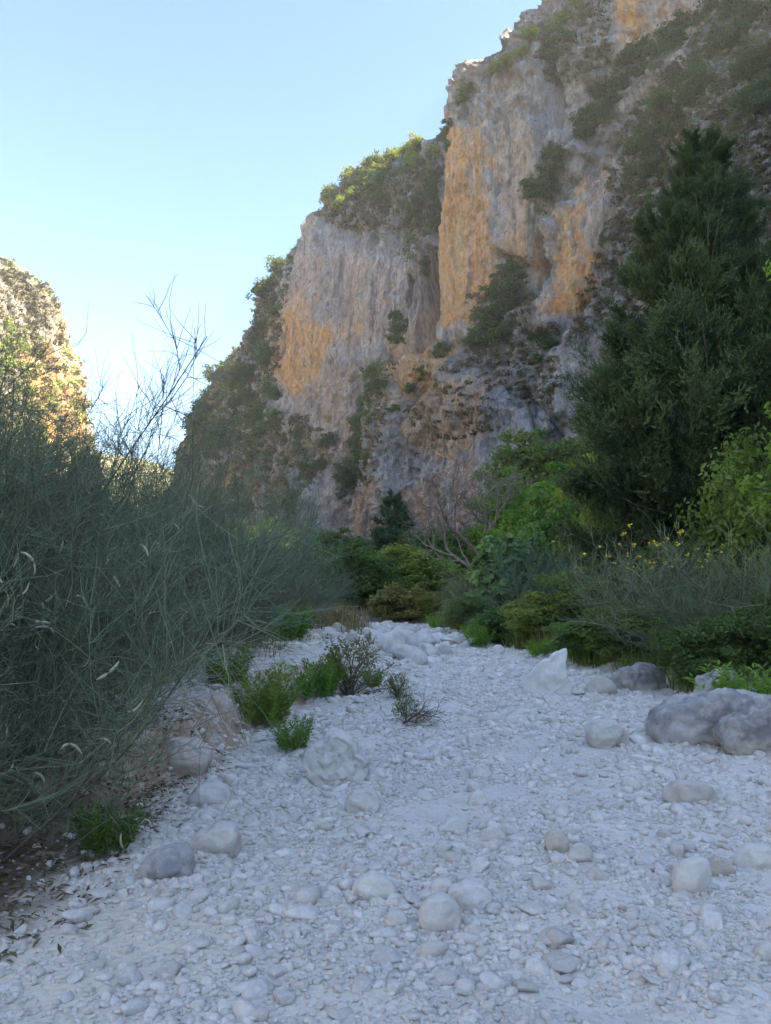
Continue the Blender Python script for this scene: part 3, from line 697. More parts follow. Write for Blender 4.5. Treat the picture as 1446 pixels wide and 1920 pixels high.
def bough_mesh(seed, per, blades, leaf):          # a unit bough along +x, upswept, feathered with short scale-leaf sprays
    rs = np.random.default_rng(seed); K = 8; f = np.linspace(0, 1, K)
    P = np.stack([f, 0.06 * np.sin(f * 3 + seed), 0.55 * f ** 1.6 - 0.10 * f * (1 - f)], -1)
    sub = [P]
    for j in range(15):                            # side shoots
        t = 0.2 + 0.75 * rs.random(); q = t * (K - 1); i = int(q); st = P[i] + (P[i + 1] - P[i]) * (q - i)
        d = unit(np.array([0.75, (1 if j % 2 else -1) * (0.35 + 0.7 * rs.random()), 0.35 + 0.6 * rs.random()])); L = (0.20 + 0.30 * rs.random()) * (1.15 - 0.6 * t)
        g = np.linspace(0, 1, K)[:, None]; sub.append(st + d * L * g + np.array([0, 0, 0.22 * L]) * g ** 2)
    sub = np.array(sub); ns = len(sub)
    idx = np.concatenate([np.zeros(per // 3, int), rs.integers(1, ns, per - per // 3)]); tt = np.where(idx == 0, 0.35 + 0.65 * rs.random(per), 0.1 + 0.9 * rs.random(per)) * 0.999
    q = tt * (K - 1); i = q.astype(int); ff = (q - i)[:, None]; a = sub[idx, i]; b_ = sub[idx, i + 1]; c = a + (b_ - a) * ff; bd = unit(b_ - a)
    pd = unit(bd + rs.normal(size=c.shape) * 0.55 + np.array([0, 0, 0.4])); pl = leaf * (0.6 + 0.8 * rs.random(per))
    c = c + rs.normal(size=c.shape) * 0.03; m = blades
    cc = np.repeat(c, m, 0); dd = np.repeat(pd, m, 0); ll = np.repeat(pl, m); al = np.tile(np.linspace(0.0, 0.95, m), per)
    side = unit(np.cross(dd, rs.normal(size=dd.shape))); ld = unit(dd + side * (0.8 * (1 - al * 0.7))[:, None])
    s0 = cc + dd * (ll * al)[:, None]; le = ll * (0.42 - 0.2 * al); s1 = s0 + ld * le[:, None]
    wv = unit(np.cross(ld, rs.normal(size=ld.shape))) * (le * 0.2)[:, None]; mid = s0 * 0.5 + s1 * 0.5
    V = np.stack([s0, mid - wv, s1, mid + wv], 1).reshape(-1, 3); n = len(s0); ii = np.arange(n)[:, None] * 4
    Q = np.concatenate([ii + np.array([[0, 1, 2]]), ii + np.array([[0, 2, 3]])], 0)
    var = np.repeat(0.45 * np.repeat(rs.random(ns)[idx], m) + 0.55 * np.repeat(rs.random(per), m), 4)
    return mesh_np('bough', V, Q, dict(var=var), False, [M['needle']])
def plant_cypress(args, bm, loc, rz, colr, lab):
    P, ln, az, zb, up, wood = cypress(*args)
    e = put_plant('cypress_tree', (wood,), loc, 1.0, rz, colr, lab, 'tree', None, ('trunk',))
    r_ = np.random.default_rng(args[1] + 1)
    for k in range(len(ln)):
        L = float(ln[k]) * 1.05; j = 0.8 + 0.4 * r_.random()
        obj('bough', bm[k % len(bm)], e, (0, 0, float(zb[k])), (r_.normal() * 0.3, -math.atan2(float(up[k]) - 0.55, 1.0) * 0.8, float(az[k])), (L, L * 1.1 * (0.9 + 0.3 * r_.random()), L * (0.9 + 0.4 * r_.random())), tuple(np.array(colr) * j))
    return e
CD = 24.0; cpx = 1345
cx_ = at(cpx, 1100, CD)[0]; cz = gz1(cx_, CD); ch = at(cpx, 255, CD)[2] - cz
BGH = [bough_mesh(400 + i, 1250, 10, 0.062) for i in range(5)]
plant_cypress(('cypress_big', 61, ch, 3.5, 295, 0, 0, ([0, 0.12, 0.3, 0.5, 0.7, 0.85, 0.95, 1], [0.80, 1.0, 0.98, 0.76, 0.50, 0.33, 0.2, 0.12])), BGH, (cx_, CD, cz), 0.4, (1, 1, 1), 'big dark broad cypress towering over the right bank against the cliff')
SD = 58.0; sx_ = at(738, 1100, SD)[0]; sz_ = gz1(sx_, SD); shh = at(738, 918, SD)[2] - sz_
plant_cypress(('cypress_small', 62, shh, 1.9, 90, 0, 0, ([0, 0.2, 0.5, 0.8, 1], [1.0, 0.95, 0.66, 0.4, 0.14])), [bough_mesh(410, 130, 6, 0.24)], (sx_, SD, sz_), 0.0, (0.7, 0.8, 0.8), 'small pointed dark cypress in front of the pale cliff foot')

# ------------------------------------------------------------------ bare dead tree
def bare_tree(name, seed, H, levels=5, spread=0.55, r0=0.10, mat='deadwood', first=0.32, kids=(3, 3)):
    rs = np.random.default_rng(seed); parts = []
    def br(p, d, ln, r, lev):
        K = 6; P = [p]
        for k in range(K - 1):
            d = unit(d + rs.normal(size=3) * 0.16 + np.array([0, 0, 0.03])); P.append(P[-1] + d * ln / (K - 1))
        P = np.array(P); parts.append(tubes(P[None], np.linspace(r, r * 0.55, K)[None], 6 if lev > 2 else 4))
        if lev == 0: return
        for c in range(rs.integers(kids[0], kids[1] + 2)):
            t = 0.35 + 0.65 * rs.random() if c else 1.0; q = t * (K - 1) * 0.999; i = int(q)
            st = P[i] + (P[i + 1] - P[i]) * (q - i)
            br(st, unit(d + rs.normal(size=3) * spread), ln * (0.55 + 0.25 * rs.random()), r * 0.55, lev - 1)
    br(np.array([0, 0, -0.3]), unit(np.array([0.16, 0, 1.0])), H * first, r0, levels)
    return mesh_np(name, *join(parts), None, True, [M[mat]])
DD = 42.0; dx_ = at(886, 1100, DD)[0]; dz_ = gz1(dx_, DD); dh = at(886, 868, DD)[2] - dz_
dead = bare_tree('dead_tree', 70, dh, 6, 0.5, 0.24, first=0.52)
o = obj('dead_tree', dead, None, (dx_ + 0.5, DD, dz_), None, 0.9); tag(o, 'bare dead tree with pale forked trunk against the cliff foot', 'tree')

# ------------------------------------------------------------------ silvery plane sapling, bright fern plants, leaning branches at right edge
sap = leafy('sapling', 171, 0.75, 0.75, 1.25, 1.5, 60, 38, 0.19, 0.30, 0.5, aspect=0.85, up=0.9)
x = at(945, 1100, 24)[0]; z = gz1(x, 24); h = at(945, 1002, 24)[2] - z
put_plant('plane_sapling', sap, (x, 24, z), (h / 2.7 * 1.15, h / 2.7, h / 2.7), 0.3, (1.5, 1.6, 2.0), 'silvery pale-leaved young plane tree rising between two brooms', 'tree')
edge = leafy('edge_tree', 172, 1.5, 1.5, 2.4, 3.6, 130, 60, 0.13, 0.33, 0.5, aspect=0.6, up=0.8)
x = at(1640, 1100, 13)[0]; z = gz1(x, 13); h = at(1640, 560, 13)[2] - z
put_plant('broadleaf_tree', edge, (x, 13, z), h / 6.0, 1.3, (1.5, 1.7, 0.8), 'light green tree whose leafy boughs reach in beside the big cypress', 'tree')
def fern(name, seed, n, H, sp, leaf):
    rs = np.random.default_rng(seed); az = rs.random(n) * 6.283; tl = 0.1 + 0.55 * rs.random(n); K = 9
    f = np.linspace(0, 1, K)[None, :]; L = H * (0.55 + 0.5 * rs.random(n))[:, None]
    b = np.stack([np.cos(az) * sp * rs.random(n), np.sin(az) * sp * rs.random(n)], -1)
    P = np.stack([b[:, :1] + np.cos(az)[:, None] * L * f ** 1.4 * np.sin(tl)[:, None], b[:, 1:] + np.sin(az)[:, None] * L * f ** 1.4 * np.sin(tl)[:, None], L * f * np.cos(tl)[:, None] - 0.03], -1)
    st = tubes(P, 0.004 * np.linspace(1, 0.3, K)[None].repeat(n, 0), 3)
    m = 42; t = np.tile(np.linspace(0.18, 1, m), n) * (K - 1.001); i = t.astype(int); ff = (t - i)[:, None]; id_ = np.repeat(np.arange(n), m)
    a = P[id_, i]; bb = P[id_, i + 1]; c = a + (bb - a) * ff; d = unit(bb - a)
    sd_ = unit(np.cross(d, rs.normal(size=d.shape))); ld = unit(d * 0.8 + sd_); ln = leaf * (0.6 + 0.6 * rs.random(len(c)))
    s1 = c + ld * ln[:, None]; wv = unit(np.cross(ld, rs.normal(size=d.shape))) * (ln * 0.13)[:, None]; mid = (c + s1) / 2
    V = np.stack([c, mid - wv, s1, mid + wv], 1).reshape(-1, 3); ii = np.arange(len(c))[:, None] * 4
    Q = np.concatenate([ii + np.array([[0, 1, 2]]), ii + np.array([[0, 2, 3]])], 0)
    var = np.repeat(rs.random(len(c)) * 0.6 + 0.4 * rs.random(n)[id_], 4)
    return mesh_np(name + '_crown', V, Q, dict(var=var), False, [M['leaf']]), mesh_np(name + '_stem', *st, dict(var=np.full(len(st[0]), 0.3)), True, [M['broom']])
FN = [fern('fern_a', 81, 60, 0.75, 0.30, 0.085), fern('fern_b', 82, 46, 0.6, 0.24, 0.075)]
FERN = [(1415, 1300, 9.3, 1.0, BRT, 'bright green feathery plant growing behind the grey-patched rock', 1.45, 0),
        (1375, 1318, 8.6, 0.55, BRT, 'small bright green feathery plant at the foot of the grey-patched rock', 1.3, 1),
        (495, 1275, 9.2, 1.0, (1.5, 1.6, 0.95), 'fresh green feathery bush on the gravel terrace', 1.0, 0),
        (425, 1262, 9.6, 0.85, (1.35, 1.45, 0.75), 'yellowish feathery bush left of the fresh green one on the terrace', 1.0, 1),
        (548, 1335, 8.0, 0.6, (1.2, 1.4, 0.9), 'green tuft hanging over the red earth scarp', 1.0, 1),
        (600, 1255, 11.0, 0.8, (1.1, 1.45, 0.7), 'green plant at the inner end of the terrace', 1.0, 0),
        (700, 1240, 12.5, 0.6, (1.1, 1.45, 0.7), 'bright sprig at the right side of the grey twiggy shrub', 0.9, 1),
        (205, 1560, 4.9, 0.55, (0.8, 1.0, 0.6), 'leafy green weed under the pod-hung broom', 1.0, 1),
        (545, 1200, 15.5, 1.0, (1.0, 1.3, 0.7), 'green plant beneath the inner broom', 1.2, 0),
        (1010, 1225, 17.0, 0.7, (1.3, 1.6, 0.7), 'light green weed at the bed edge left of the wave-shaped boulder', 1.2, 1),
        (900, 1212, 20.0, 0.8, (1.2, 1.5, 0.7), 'light green weed beside the right end of the boulder jam', 1.2, 0),
        (820, 1190, 27.0, 0.9, (1.4, 1.6, 0.8), 'pale green weed behind the boulder jam', 1.2, 1)]
for px, py, dep, sc, colr, lab, wf, k in FERN:
    x = at(px, py, dep)[0]; put_plant('feathery_plant', FN[k], (x, dep, gz1(x, dep)), (sc * wf, sc * wf, sc), float(rs.random() * 6.28), colr, lab, 'plant', 'feathery plants at the bed edge', ('foliage', 'stem'))
# twiggy grey shrub, its small neighbour, and the washed-up branch
tw = leafy('twig_shrub', 181, 0.55, 0.5, 0.42, 0.42, 70, 26, 0.045, 0.13, 0.4)
tws = bare_tree('twig_shrub_stems', 72, 0.9, 4, 0.7, 0.012, 'twig', 0.4, (3, 4))
for px, py, dep, sc, lab in ((655, 1288, 11.5, 1.05, 'grey-brown twiggy shrub drooping over the end of the terrace'), (745, 1302, 11.0, 0.42, 'small grey-green twiggy clump lying on the bed by the terrace end')):
    x = at(px, py, dep)[0]; e = put_plant('twiggy_shrub', (tw[0], tw[1], tws), (x, dep, gz1(x, dep)), (sc * 1.1, sc, sc), 0.5, (1.35, 1.05, 1.15), lab, 'shrub', None, ('foliage', 'trunk', 'twigs'))
x = at(752, 1345, 9.3)[0]; z = gz1(x, 9.3)
brn = bare_tree('branch_wood', 74, 1.5, 4, 0.5, 0.026, 'twig', 0.36, (3, 4))
e = bpy.data.objects.new('washed_up_branch', None); COL.objects.link(e); e.location = (x - 0.35, 9.3, z + 0.03)
tag(e, 'dry washed-up branch with withered leaves lying across the gravel', 'branch')
obj('wood', brn, e, rot=(0.15, R(82), 0.3), scale=1.0)
obj('withered_foliage', tw[0], e, (0.42, 0.05, -0.02), (0, 0, 1), 0.42, (1.1, 0.95, 1.0))

# ------------------------------------------------------------------ shrubs on the cliffs
CS = [leafy('cliff_shrub%d' % i, 200 + i, 1.0, 1.0, 0.8, 0.6, 46, 34, 0.20, 0.36, 0.4, stems=False, inner=0.2)[0] for i in range(5)]
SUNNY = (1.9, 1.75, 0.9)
# polygon, count, size px range, colour, label, group
CV = [
 ([(318, 860), (345, 765), (400, 655), (450, 592), (500, 515), (556, 455), (560, 500), (520, 600), (512, 720), (550, 775), (500, 850), (420, 880)], 50, (26, 48), (0.75, 0.85, 0.75), 'dark evergreen shrub in the woods cloaking the far shoulder of the gorge', 'woods on the far shoulder'),
 ([(318, 835), (345, 762), (400, 650), (450, 590), (500, 512), (556, 452), (552, 462), (500, 525), (450, 602), (402, 662), (350, 770)], 24, (22, 36), (1.3, 1.3, 0.85), 'shrub on the skyline edge of the far shoulder', 'skyline shrubs of the far shoulder'),
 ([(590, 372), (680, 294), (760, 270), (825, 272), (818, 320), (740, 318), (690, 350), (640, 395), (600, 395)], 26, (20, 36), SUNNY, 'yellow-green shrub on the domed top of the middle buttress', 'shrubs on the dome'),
 ([(600, 360), (690, 300), (730, 330), (700, 390), (640, 405)], 10, (22, 40), (0.9, 0.95, 0.7), 'dark shrub among the yellow-green ones below the dome', 'dark shrubs below the dome'),
 ([(775, 390), (822, 320), (826, 430), (785, 450)], 9, (24, 38), (0.6, 0.75, 0.6), 'dark shrub in the gully between the dome and the orange wall', 'gully shrubs by the orange wall'),
 ([(735, 590), (762, 562), (768, 610), (735, 665), (722, 660)], 8, (20, 32), (0.6, 0.75, 0.6), 'dark shrub wedged beside the grey pinnacles', 'shrubs by the pinnacles'),
 ([(785, 500), (825, 480), (828, 505), (790, 515)], 4, (18, 28), (0.6, 0.75, 0.6), 'dark shrub on the ledge across the grey pinnacles', 'shrubs on the pinnacle ledge'),
 ([(818, 640), (850, 640), (845, 670), (820, 672)], 3, (26, 34), (0.7, 0.95, 0.6), 'green shrub at the foot of the dark crack', 'shrubs below the crack'),
 ([(690, 700), (722, 680), (712, 740), (690, 800), (690, 880), (640, 940), (640, 860), (680, 780)], 20, (24, 40), (0.6, 0.75, 0.55), 'dark shrub in the long gully running down to the cliff foot', 'long gully shrubs'),
 ([(762, 745), (790, 695), (802, 705), (775, 750)], 4, (18, 28), (0.6, 0.8, 0.55), 'dark shrub on the ledge under the lower orange patch', 'shrubs under the lower orange patch'),
 ([(725, 765), (748, 765), (745, 785), (728, 785)], 2, (18, 26), (0.7, 0.9, 0.6), 'little green shrub alone on the lower wall', 'lone shrubs of the lower wall'),
 ([(530, 950), (560, 890), (605, 870), (600, 895), (550, 960)], 8, (24, 36), (0.65, 0.75, 0.55), 'dark shrub on the slanting ledge near the cliff foot', 'slanting ledge shrubs'),
 ([(590, 840), (630, 820), (635, 840), (600, 855)], 3, (20, 30), (0.65, 0.75, 0.55), 'dark shrub on the wall above the slanting ledge', 'shrubs above the slanting ledge'),
 ([(395, 970), (430, 900), (520, 940), (530, 1000), (400, 1010)], 8, (26, 40), (0.7, 0.85, 0.6), 'green shrub below the tan cliff foot, behind the left thicket', 'shrubs behind the left thicket'),
 ([(888, 640), (888, 575), (925, 555), (958, 505), (980, 520), (965, 590), (940, 645), (905, 665)], 18, (28, 46), (0.6, 0.78, 0.55), 'dark green shrub in the dense patch right of the orange wall', 'dense patch right of the orange wall'),
 ([(1000, 635), (1030, 625), (1035, 680), (1005, 690)], 5, (24, 34), (0.6, 0.78, 0.55), 'dark shrub below the yellow-orange pillar', 'shrubs below the pillar'),
 ([(985, 330), (1030, 285), (1060, 300), (1045, 360), (1010, 400)], 12, (26, 42), (0.6, 0.75, 0.6), 'dark shrub on the shelf left of the yellow-orange pillar', 'shelf shrubs by the pillar'),
 ([(1075, 250), (1110, 170), (1190, 90), (1290, 25), (1300, 50), (1200, 150), (1120, 230), (1080, 290)], 28, (28, 48), (0.6, 0.75, 0.6), 'dark shrub in the slanting green band under the top orange patch', 'upper slanting band'),
 ([(1160, 360), (1170, 280), (1230, 180), (1300, 100), (1330, 160), (1270, 280), (1220, 380)], 28, (30, 50), (0.6, 0.75, 0.58), 'dark shrub in the band above the tip of the big cypress', 'band above the cypress'),
 ([(1300, 90), (1330, 0), (1446, -40), (1446, 60), (1380, 100)], 14, (34, 54), (0.6, 0.72, 0.58), 'dark shrub high on the steep slope right of the upper band', 'high slope shrubs'),
 ([(1390, 130), (1450, 90), (1450, 200), (1400, 230)], 8, (34, 54), (0.6, 0.75, 0.58), 'dark shrub on the slope beyond the cypress tip', 'slope beyond the cypress'),
 ([(860, 175), (885, 160), (880, 190), (862, 195)], 3, (22, 32), (1.3, 1.4, 0.8), 'sunlit shrub on the rim above the orange wall', 'rim shrubs'),
 ([(830, 262), (850, 222), (852, 250), (835, 290)], 5, (20, 30), (0.7, 0.85, 0.6), 'dark shrub on the shoulder of the orange wall', 'shoulder shrubs'),
 ([(900, 135), (945, 110), (985, 95), (985, 110), (930, 140)], 7, (18, 28), SUNNY, 'yellow-green shrub on the high rim', 'high rim shrubs'),
 ([(1010, 75), (1060, 25), (1085, 5), (1085, 20), (1050, 55)], 8, (20, 30), SUNNY, 'yellow-green shrub along the topmost rim', 'topmost rim shrubs'),
 ([(1015, 90), (1060, 60), (1050, 110), (1030, 120)], 5, (26, 38), (0.9, 0.85, 0.8), 'brownish shrub just under the topmost rim', 'brown shrubs under the rim'),
 ([(-10, 445), (60, 490), (130, 545), (180, 612), (200, 668), (185, 650), (130, 580), (60, 520), (-10, 480)], 26, (14, 26), (1.5, 1.5, 0.75), 'sunlit shrub along the crest of the far left wall', 'crest shrubs of the left wall'),
 ([(-10, 600), (50, 610), (60, 700), (-10, 760)], 16, (20, 34), (1.6, 1.7, 0.6), 'bright yellow-green shrub on the sunlit left wall face', 'face shrubs of the left wall'),
 ([(120, 600), (180, 640), (210, 760), (220, 850), (170, 840), (150, 700)], 22, (14, 26), (1.5, 1.55, 0.7), 'yellow-green shrub down the outer edge of the left wall', 'outer edge shrubs of the left wall'),
]
rs = np.random.default_rng(33)
def in_poly(poly, n):
    q = np.array(poly, float); lo, hi = q.min(0), q.max(0); out = []
    while len(out) < n:
        c = lo + (hi - lo) * rs.random((64, 2)); c = c[poly_sd(c[:, 0], c[:, 1], q) < 0]; out += list(c)
    return out[:n]
tot = 0; BR = []
for poly, cnt, (s0, s1), colr, lab, grp in CV:
    for (px, py) in in_poly(poly, cnt):
        hh = hit(px, py)
        if hh is None or hh[2] < 30:
            hh = hit(px, py + 10)
            if hh is None: continue
        loc, nor, dist, _ = hh
        if 'left wall' in grp or 'skyline' in grp:
            BR.append((tuple(loc), (s0 + (s1 - s0) * rs.random()) * 0.5 / F * loc.y, rs.random(), 1)); continue
        sp = (s0 + (s1 - s0) * rs.random()) * 0.5; sc = sp / F * loc.y * 1.05
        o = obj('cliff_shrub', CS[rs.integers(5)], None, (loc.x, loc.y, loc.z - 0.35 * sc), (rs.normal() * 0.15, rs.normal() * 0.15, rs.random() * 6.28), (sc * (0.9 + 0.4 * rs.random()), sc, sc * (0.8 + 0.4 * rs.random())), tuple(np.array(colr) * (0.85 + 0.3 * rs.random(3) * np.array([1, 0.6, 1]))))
        tag(o, lab, 'shrub', grp); tot += 1
print('cliff shrubs', tot)
# lone tree on the rim
hh = hit(992, 88)
if hh:
    ct = leafy('rim_tree', 231, 0.9, 0.9, 0.55, 1.35, 40, 30, 0.2, 0.3, 0.5)
    s_ = 38 / F * hh[0].y / 1.9
    put_plant('rim_tree', ct, tuple(hh[0] - Vector((0, 0, 0.3))), s_, 0, SUNNY, 'small round-headed tree alone on the highest rim against the sky', 'tree')
# dry scrub on the slopes: too many tufts to count
SCZ = [([(1130, 300), (1270, 80), (1446, -30), (1470, 480), (1300, 560), (1210, 600), (1070, 640), (1090, 540), (1150, 400)], 1500), ([(960, 640), (1050, 600), (1040, 760), (970, 760)], 140), ([(870, 560), (990, 480), (1000, 640), (930, 690)], 160),
       ([(1000, 90), (1140, -20), (1150, 120), (1030, 170)], 160), ([(580, 400), (690, 285), (825, 265), (825, 440), (640, 430)], 420), ([(440, 850), (560, 770), (640, 840), (600, 900), (520, 960), (430, 960)], 260), ([(320, 860), (400, 650), (556, 450), (515, 740), (420, 900)], 700),
       ([(0, 450), (130, 545), (205, 680), (230, 860), (0, 900)], 900), ([(760, 720), (960, 640), (960, 800), (780, 860)], 120), ([(690, 690), (740, 680), (700, 900), (640, 960)], 120)]
pts, szs, vr = [], [], []
for poly, n in SCZ:
    for px, py in in_poly(poly, n):
        hh = hit(px, py)
        if hh and hh[2] > 30:
            pts.append(hh[0]); szs.append((7 + 9 * rs.random()) / F * hh[0].y); vr.append(rs.random())
pts = np.array([tuple(p) for p in pts]); szs = np.array(szs); per = 13
o_ = unit(rs.normal(size=(len(pts), per, 3))) * rs.random((len(pts), per, 1)) ** 0.5; o_[..., 2] = np.abs(o_[..., 2]) * 0.8
Cc = (pts[:, None] + o_ * szs[:, None, None] * 0.8).reshape(-1, 3)
V, Q = leaves(Cc, unit(o_.reshape(-1, 3) + 0.6 * rs.normal(size=(len(Cc), 3))), np.repeat(szs, per) * (0.5 + 0.5 * rs.random(len(Cc))), rs, aspect=0.4)
o = obj('dry_scrub', mesh_np('dry_scrub', V, Q, dict(var=np.repeat(np.repeat(np.array(vr), per), 4)), False, [M['scrub']]), color=(0.75, 0.8, 0.75))
tag(o, 'dry brownish scrub and grass tufts over the cliff slopes', 'scrub', kind='stuff')

# green brush between the shrubs and on the far crests, past counting
GB = [([(1075, 260), (1110, 170), (1190, 90), (1300, 20), (1310, 60), (1200, 160), (1120, 240)], 120), ([(1160, 370), (1170, 280), (1230, 180), (1310, 90), (1340, 170), (1270, 290), (1220, 390)], 170), ([(1290, 100), (1330, -10), (1450, -40), (1450, 240), (1380, 240)], 170),
      ([(880, 650), (890, 570), (960, 500), (985, 520), (960, 600), (920, 670)], 60), ([(985, 340), (1030, 280), (1065, 300), (1010, 410)], 50), ([(690, 700), (722, 680), (690, 880), (635, 945)], 70), ([(320, 860), (400, 655), (556, 455), (515, 720), (500, 850)], 260),
      ([(590, 380), (680, 292), (825, 268), (820, 330), (700, 370)], 90), ([(400, 1000), (440, 860), (560, 790), (600, 880), (540, 1000)], 70), ([(1020, 720), (1180, 640), (1200, 800), (1000, 800)], 40), ([(740, 480), (825, 400), (826, 450), (760, 500)], 30), ([(0, 600), (210, 700), (220, 860), (0, 860)], 150)]
for poly, n in GB:
    for px, py in in_poly(poly, n):
        hh = hit(px, py)
        if hh and hh[2] > 30: BR.append((tuple(hh[0]), (8 + 8 * rs.random()) / F * hh[0].y, rs.random(), 1 if hh[3] in ('cliff_left',) else 0))
BR = [b for b in BR]; pb_ = np.array([b[0] for b in BR]); sb_ = np.array([b[1] for b in BR]); vb_ = np.array([b[2] for b in BR]); lb_ = np.array([b[3] for b in BR]); per = 48
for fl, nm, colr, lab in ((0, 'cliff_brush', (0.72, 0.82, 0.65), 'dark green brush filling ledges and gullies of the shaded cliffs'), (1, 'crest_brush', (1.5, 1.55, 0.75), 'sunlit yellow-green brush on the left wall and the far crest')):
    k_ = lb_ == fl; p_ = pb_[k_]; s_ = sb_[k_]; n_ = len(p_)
    o_ = unit(rs.normal(size=(n_, per, 3))) * rs.random((n_, per, 1)) ** 0.45; o_[..., 2] = o_[..., 2] * 0.75 + 0.2
    Cc = (p_[:, None] + o_ * s_[:, None, None]).reshape(-1, 3)
    V, Q = leaves(Cc, unit(o_.reshape(-1, 3) + 0.6 * rs.normal(size=(len(Cc), 3)) + np.array([0, 0, 0.4])), np.repeat(s_, per) * (0.25 + 0.25 * rs.random(len(Cc))), rs, aspect=0.6)
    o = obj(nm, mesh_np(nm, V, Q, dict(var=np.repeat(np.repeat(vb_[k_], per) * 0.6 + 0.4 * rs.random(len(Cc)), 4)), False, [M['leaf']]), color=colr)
    tag(o, lab, 'brush', kind='stuff')

# ------------------------------------------------------------------ grass along the banks
def grass(name, pts, h, seed, mat, label, colr):
    rs = np.random.default_rng(seed); n = len(pts); K = 4
    az = rs.random(n) * 6.283; tl = 0.15 + 0.6 * rs.random(n); L = h * (0.5 + 0.8 * rs.random(n)); f = np.linspace(0, 1, K)[None]
    rr = L[:, None] * f ** 1.6 * np.sin(tl)[:, None]
    P = np.stack([pts[:, :1] + np.cos(az)[:, None] * rr, pts[:, 1:2] + np.sin(az)[:, None] * rr, pts[:, 2:] + L[:, None] * f * np.cos(tl)[:, None]], -1)
    sd_ = np.stack([-np.sin(az), np.cos(az), 0 * az], -1)[:, None] * (0.006 * np.array([1, 0.9, 0.6, 0.1]))[None, :, None] * (1 + pts[:, 1] / 15)[:, None, None]
    V = np.stack([P - sd_, P + sd_], 2).reshape(-1, 3)
    b = np.arange(n)[:, None, None] * K * 2 + np.arange(K - 1)[None, :, None] * 2
    Q = (b + np.array([0, 1, 3, 2])[None, None]).reshape(-1, 4)
    o = obj(name, mesh_np(name, V, Q, dict(var=np.repeat(rs.random(n), K * 2)), False, [M[mat]]), color=colr)
    return tag(o, label, 'grass', kind='stuff')
def bank_pts(n, seed, lo, hi, xr, yr):
    rs = np.random.default_rng(seed); X = xr[0] + (xr[1] - xr[0]) * rs.random(n * 6); Y = yr[0] + (yr[1] - yr[0]) * rs.random(n * 6)
    z, d = ground_z(X, Y); dens = fbm(X * 0.8, Y * 0.8, 6.6, 2) > -0.15
    k = (d > lo) & (d < hi) & dens; P = np.stack([X, Y, z - 0.02], -1)[k]
    return P[:n]
grass('bank_grass', bank_pts(9000, 1, 0.15, 2.2, (0.5, 9), (8, 30)), 0.42, 2, 'leaf', 'mixed green grass and weeds fringing the right bank', (1.25, 1.2, 0.8))
grass('dry_grass', bank_pts(5000, 3, 0.1, 3.5, (-6, 4), (17, 36)), 0.6, 4, 'scrub', 'straw-coloured dry grass behind the boulder jam', (1.3, 1.25, 1.1))
grass('terrace_grass', bank_pts(900, 5, 1.0, 3.0, (-6, -0.5), (6, 16)), 0.14, 6, 'leaf', 'sparse low grass on the gravel terrace', (1.3, 1.1, 0.8))

# fallen leaves and stems under the left brooms
rl = np.random.default_rng(66); lx = -4.5 + 3.6 * rl.random(16000); ly = 2.6 + 5.0 * rl.random(16000); lz, ld = ground_z(lx, ly)
lk = rl.random(16000) < sstep(0.25, -0.5, lx + 1.60 - 0.02 * (ly - 3) + 0.5 * fbm(lx * 0.9, ly * 0.9, 8.0, 3)) * 0.8
LP = np.stack([lx, ly, lz + 0.008 + 0.02 * rl.random(16000)], -1)[lk]
V, Q = leaves(LP, unit(rl.normal(size=LP.shape) * 0.35 + np.array([0, 0, 1.0])), 0.03 + 0.05 * rl.random(len(LP)) ** 2, rl, aspect=0.35)
tag(obj('leaf_litter', mesh_np('leaf_litter', V, Q, dict(var=np.repeat(rl.random(len(LP)), 4)), False, [M['scrub']]), color=(0.75, 0.7, 0.7)), 'dark brown leaf and twig litter under the near broom', 'litter', kind='stuff')

# ------------------------------------------------------------------ stones
import bmesh
def ico(sub):
    bm = bmesh.new(); bmesh.ops.create_icosphere(bm, subdivisions=sub, radius=1.0)
    V = np.array([v.co[:] for v in bm.verts]); Fc = np.array([[v.index for v in f.verts] for f in bm.faces]); bm.free(); return V, Fc
ICO = {k: ico(k) for k in (2, 3, 4, 5)}
def stone_shape(seed, sub, dims=(1, 0.8, 0.6), cuts=9, rough=0.12, round_=0.5):
    rs = np.random.default_rng(seed); V, Fc = ICO[sub]; V = V.copy()
    for c in range(cuts):
        n = unit(rs.normal(size=3)); dd = 0.45 + 0.42 * rs.random(); h = V @ n; ov = np.maximum(h - dd, 0) * (1 - 0.3 * round_)
        V = V - ov[:, None] * n
    k = rs.random() * 100
    V = V * (1 + rough * fbm(V[:, 0] * 1.3 + k, V[:, 1] * 1.3, V[:, 2] * 1.3, 4, 0.5))[:, None]
    return V * np.array(dims), Fc
